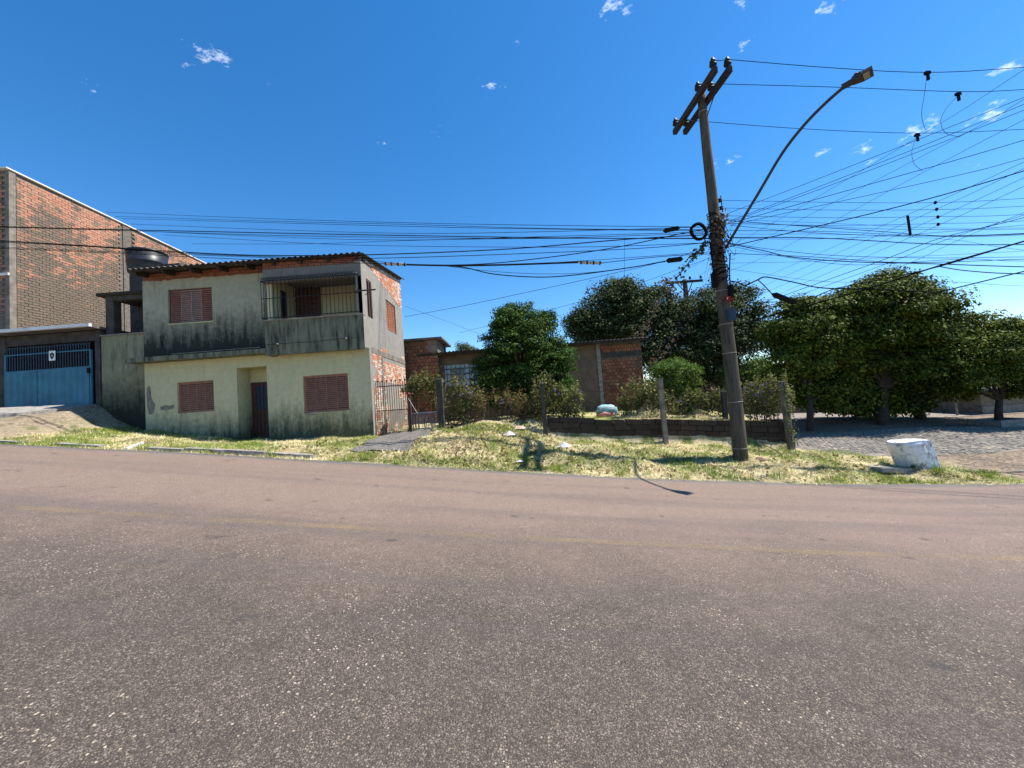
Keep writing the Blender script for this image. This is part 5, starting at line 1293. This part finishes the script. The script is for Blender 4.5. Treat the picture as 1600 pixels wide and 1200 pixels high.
# ------------------------------------------------------------------ things on the verge
bs = PG(1444, 737, 8.4, 14)
stp = thing('concrete_drum', 'tilted whitewashed concrete drum on the verge at the street corner', 'drum', tuple(bs))
tilt = Matrix(((1, 0, -.27), (0, 1, .06), (.05, -.02, 1)))
prof = [(.37, -.25), (.375, 0), (.38, .25), (.39, .60), (.385, .70), (.36, .735)]
Mb = MB(); n_ = 26; i0 = 0
for r_, z in prof:
    for j in range(n_):
        a = 2*math.pi*j/n_; w = 1+.03*math.sin(3*a+z*4)+rnd.uniform(-.012, .012); Mb.v.append(tuple(tilt @ Vector((r_*w*math.cos(a), r_*w*math.sin(a), z))+Vector(bs)+Vector((.02, .1, 0))))
for k in range(len(prof)-1):
    for j in range(n_): a, b = k*n_+j, k*n_+(j+1) % n_; Mb.f.append((a, b, b+n_, a+n_))
Mb.f.append(tuple((len(prof)-1)*n_+j for j in range(n_)))
obj('shell', Mb, M_STUMP, stp, False)
tm = MB(); pr2 = [(.335, .736), (.30, .748), (.05, .752)]
tm.lathe(pr2, 18, tuple(Vector(bs)+Vector((.02, .1, 0))), tilt); obj('broken_top', tm, M_STUMP, stp)
sb_ = PG(1412, 740, 8.4, 14)
slab = MB(); Ms = Matrix.Translation(Vector(sb_)+Vector((0, .3, .07))) @ Matrix.Rotation(.12, 4, 'Z') @ Matrix.Rotation(.1, 4, 'Y')
slab.box(-.62, -.32, -.05, .55, .35, .05, Ms); solo('concrete_slab', slab, M_CONC, 'flat broken concrete slab lying against the white drum', 'slab', tuple(sb_))
def litter(name, px, py, m_, label, cat, s, seed, n=5, h=.5):
    r = random.Random(seed); c = PG(px, py, 8.33, 16); mb = MB(); k = 5; grid_ = {}
    for i in range(k):
        for j in range(k):
            f = 1-max(abs(i-2), abs(j-2))/2.2
            mb.v.append((c[0]+(i-2)*s*.25+r.uniform(-.05,.05)*s, c[1]+(j-2)*s*.18+r.uniform(-.05,.05)*s, c[2]+.015+r.uniform(.0,h)*s*f))
    for i in range(k-1):
        for j in range(k-1): q = i*k+j; mb.f.append((q, q+k, q+k+1, q+1))
    return solo(name, mb, m_, label, cat, tuple(c))
litter('crumpled_paper', 880, 699, M_PAPER, 'crumpled white paper on the verge grass below the broken wall', 'litter', .42, 1)
litter('crumpled_paper', 795, 681, M_PAPER, 'pale scrap on top of the straw mound', 'litter', .35, 2)
litter('cardboard', 812, 671, simple('pinkish_card', (.62, .40, .32), .85, .2), 'pinkish torn cardboard on the mound before the second fence post', 'litter', .34, 3, h=.6)
litter('foam_tray', 812, 722, M_PAPER, 'small pale foam tray near the shadow of the crossarm', 'litter', .2, 4, h=.2)
litter('orange_wrapper', 1163, 745, M_ORANGE, 'orange wrapper at the road edge below the pole', 'litter', .32, 5, h=.3)
litter('dark_wrapper', 1191, 746, M_BLUEBOX, 'dark blue wrapper at the road edge beside the orange wrapper', 'litter', .22, 6, h=.3)
litter('crumpled_paper', 686, 676, M_PAPER, 'white scrap at the foot of the thick driveway post', 'litter', .22, 8)
a, b = PG(197, 706, 8.33, 12), PG(222, 697, 8.33, 12)
solo('plank', MB().tube([a+[0,0,.05], b+[0,0,.07]], .04, 6), M_PAPER, 'short whitish plank lying on the grass by the road below the garage wall', 'plank', tuple(a))
hoop = MB(); c0 = [PG(1187, 717, 8.4, 13), PG(1222, 722, 8.4, 13)]
hoop.tube(catmull([c0[0], (c0[0]*.75+c0[1]*.25)+[0,.2,.32], (c0[0]*.4+c0[1]*.6)+[0,.25,.36], c0[1]+[0.05,.1,.2], c0[1]]), .009, 5)
solo('wire_hoop', hoop, M_RUST, 'bent rusty wire hoop sticking out of the verge right of the pole', 'wire', tuple(c0[0]))
solo('clod', MB().lathe([(.16,-.02),(.15,.05),(.08,.10),(.02,.11)], 9, PG(1187, 721, 8.4, 13)), M_TILE, 'dark brown clod beside the wire hoop', 'clod', tuple(PG(1187, 721, 8.4, 13)))
stk = MB().tube([PG(810, 697, 8.4, 13), P(833, 672, 11.4), P(850, 655, 11.9)], [.012, .01, .006], 5)
solo('fallen_branch', stk, M_BARK, 'thin dark branch leaning from the mound onto the second fence post', 'branch', tuple(PG(810, 697, 8.4, 13)))
# teal bundle in the yard
YS2 = 13.4; c = P(948, 643, YS2); zg = g(c[0], YS2)
bd = thing('cloth_bundle', 'teal and pink striped cloth bundle lying in the yard', 'bundle', (c[0], YS2, zg))
def blob(cx, cy, cz, rx, ry, rz, seed, nu=14, nv=8):
    r = random.Random(seed); mb = MB(); ph = [r.uniform(0, 6) for _ in range(6)]
    for j in range(nv+1):
        t = math.pi*j/nv
        for i in range(nu):
            a = 2*math.pi*i/nu; w = 1+.10*math.sin(3*a+ph[0]+t*2)+.07*math.sin(5*a+ph[1]-t*3)
            ct = math.cos(t); mb.v.append((cx+rx*w*math.sin(t)**.7*math.cos(a), cy+ry*w*math.sin(t)**.7*math.sin(a), cz+rz*math.copysign(abs(ct)**.8, ct)*w))
    for j in range(nv):
        for i in range(nu): a, b = j*nu+i, j*nu+(i+1) % nu; mb.f.append((a, a+nu, b+nu, b))
    return mb
zc = float(P(948, 641, YS2)[2])
obj('teal_sack', blob(c[0]-.03, YS2, zc+.02, .33, .25, .17, 1), M_TEAL, bd, True)
obj('pink_lining', blob(c[0]-.06, YS2-.02, zc-.13, .33, .25, .10, 2), M_PINKC, bd, True)
obj('loose_flap', blob(c[0]+.28, YS2-.02, zc-.08, .10, .12, .16, 3), M_TEAL, bd, True)
obj('strap', MB().tube(catmull([(c[0]-.28, YS2-.22, zc+.08), (c[0], YS2-.28, zc+.12), (c[0]+.26, YS2-.22, zc+.06)]), .012, 5), M_PAPER, bd)
def heap(px, py, Y, s, seed, label):
    c = P(px, py, Y); zg = g(c[0], Y); r = np.random.default_rng(seed); n = 2600
    q = r.normal(0, 1, (n, 3))*np.array([s*.5, s*.3, 0]); hgt = .42*s*np.exp(-(q[:, 0]/(s*.5))**2-(q[:, 1]/(s*.35))**2)
    C = np.stack([c[0]+q[:, 0], Y+q[:, 1], zg+hgt*r.uniform(.6, 1, n)+.01], 1)
    V, A = leaf_cloud(C, .12, None, 0, .07, seed+1, up=1.2); base = (c[0], Y, zg)
    o = bpy.data.objects.new('straw_heap', fast_mesh('straw_heap', V, 4, L_STRAW, base, A)); COL.objects.link(o); o.location = base; tag(o, label, 'straw heap')
heap(1012, 652, 12.8, 1.0, 5, 'heap of raked straw left of the bare leaning fence post'); heap(985, 652, 12.9, .5, 6, 'small heap of straw next to the cloth bundle'); heap(1088, 652, 12.8, .8, 7, 'heap of straw right of the bare leaning fence post')

# ------------------------------------------------------------------ beyond the cobbled street
yw2 = 23.5
a, b = P(1245, 616, yw2), P(1530, 612, yw2)
lw = thing('street_wall', 'low brownish wall in deep shade behind the street trees', 'wall', (float(a[0]), yw2, -.3))
xw = np.linspace(8.9, 27, 13)
for i in range(12): piece('panel', M_CEM, lw, ((xw[i]+xw[i+1])/2, yw2, .05), (xw[1]-xw[0]-.03, .14, 1.9)); 
for i in range(13): piece('pier', M_CONC, lw, (xw[i], yw2-.05, .1), (.22, .24, 2.1))
obj('coping', MB().box(8.8, yw2-.16, 1.16, 27.2, yw2+.1, 1.22), M_CONC, lw)
gb_ = thing('grey_building', 'low grey building wall behind the pale forked street tree', 'building', (26, 19.5, -.7))
x0 = float(P(1533, 630, 19.)[0]); zt4 = float(P(1570, 609, 19.)[2])
obj('wall', MB().box(x0, 19.0, -1.3, 42, 19.2, zt4).box(x0, 19.201, -1.3, x0+.2, 25, zt4), M_CEM, gb_)
obj('roof', MB().box(x0-.3, 18.7, zt4+.002, 42, 25, zt4+.1), M_ROOF, gb_)
obj('plinth', MB().box(x0-.02, 18.95, -1.3, 42, 18.998, -.35), M_CONC, gb_)
# planter round the tree
pb = gb(1562, YR3, 660); pl = thing('tree_planter', 'low square concrete planter round the pale forked tree', 'planter', (pb[0], pb[1], pb[2]))
for dx, dy, sx, sy in ((0,-.5,1.3,.12),(0,.5,1.3,.12),(-.59,0,.12,.88),(.59,0,.12,.88)): piece('edge', M_CONC, pl, (pb[0]+dx, pb[1]+dy, pb[2]+.12), (sx, sy, .3))
piece('soil', M_TILE, pl, (pb[0], pb[1], pb[2]+.1), (1.05, .87, .2))
for lab, p0, p1, Y in (('leaning grey stake in the shade right of the domed tree', (1441,643), (1435,602), 19), ('thinner leaning grey stake right of the first stake', (1495,640), (1490,612), 19)):
    q0, q1 = P(*p0, Y), P(*p1, Y); q0[2] = g(q0[0], Y)-.1
    solo('stake', MB().tube([q0, q1], [.05, .045], 6), M_CONC, lab, 'stake', tuple(q0), 'stakes under the street trees')
# paved sunlit strip behind the street trees
sheet_poly('back_pavement', [(9.0, 18.6), (30, 18.4), (30, 22.8), (9.0, 22.8)], M_CEM, .02, 20)
# tiled roof of the house beyond the yard, seen left of the pole
yr = 30.
a, b = P(1085, 612, yr), P(1150, 598, yr); z0 = a[2]
ht = thing('tiled_house', 'far low house with reddish tiled roof seen left of the pole foot', 'house', (float(a[0])+3, yr+3, .5))
xa, xc = float(P(1060, 600, yr)[0]), float(P(1185, 600, yr)[0])
obj('wall', MB().box(xa, yr, 0, xc, yr+6, z0), M_BROWNW, ht)
rm = MB(); e0, e1, zr0, zr1 = yr-.5, yr+6.5, z0-.05, float(P(1150, 598, yr)[2])+.6
rm.quad((xa-.4,e0,zr0),(xc+.4,e0,zr0),(xc+.4,yr+3,zr1),(xa-.4,yr+3,zr1)).quad((xa-.4,e1,zr0),(xc+.4,e1,zr0),(xc+.4,yr+3,zr1),(xa-.4,yr+3,zr1)).quad((xa-.4,e0,zr0-.1),(xc+.4,e0,zr0-.1),(xc+.4,e1,zr0-.1),(xa-.4,e1,zr0-.1))
rf = obj('roof', rm, M_TILE, ht)
xx_ = xa-.3
while xx_ < xc+.3:
    rf2 = MB().tube([(xx_, e0-.03, zr0+.04), (xx_, yr+3, zr1+.04)], .09, 6); obj('tile_row', rf2, M_TILE, rf, True); xx_ += .24
# water tower on the skyline at the right edge
yt2 = 110.; c = P(1595, 515, yt2); wt = thing('water_tower', 'far concrete water tower on the skyline at the right edge', 'water tower', (c[0], yt2, -1))
hw = 9*yt2/F
obj('tank', MB().lathe([(hw, 0), (hw, 2.6), (hw*.9, 3.0)], 16, (c[0]+.6, yt2, c[2]-1.2)), M_CONC, wt)
obj('shaft', MB().lathe([(hw*.6, 0), (hw*.5, c[2]+1)], 12, (c[0]+.6, yt2, -2)), M_CONC, wt)
m0 = P(1596, 505, yt2); obj('antenna', MB().tube([(c[0]+.6, yt2, c[2]+1.5), (c[0]+.6, yt2, c[2]+4.5)], .08, 5), M_IRON, wt)
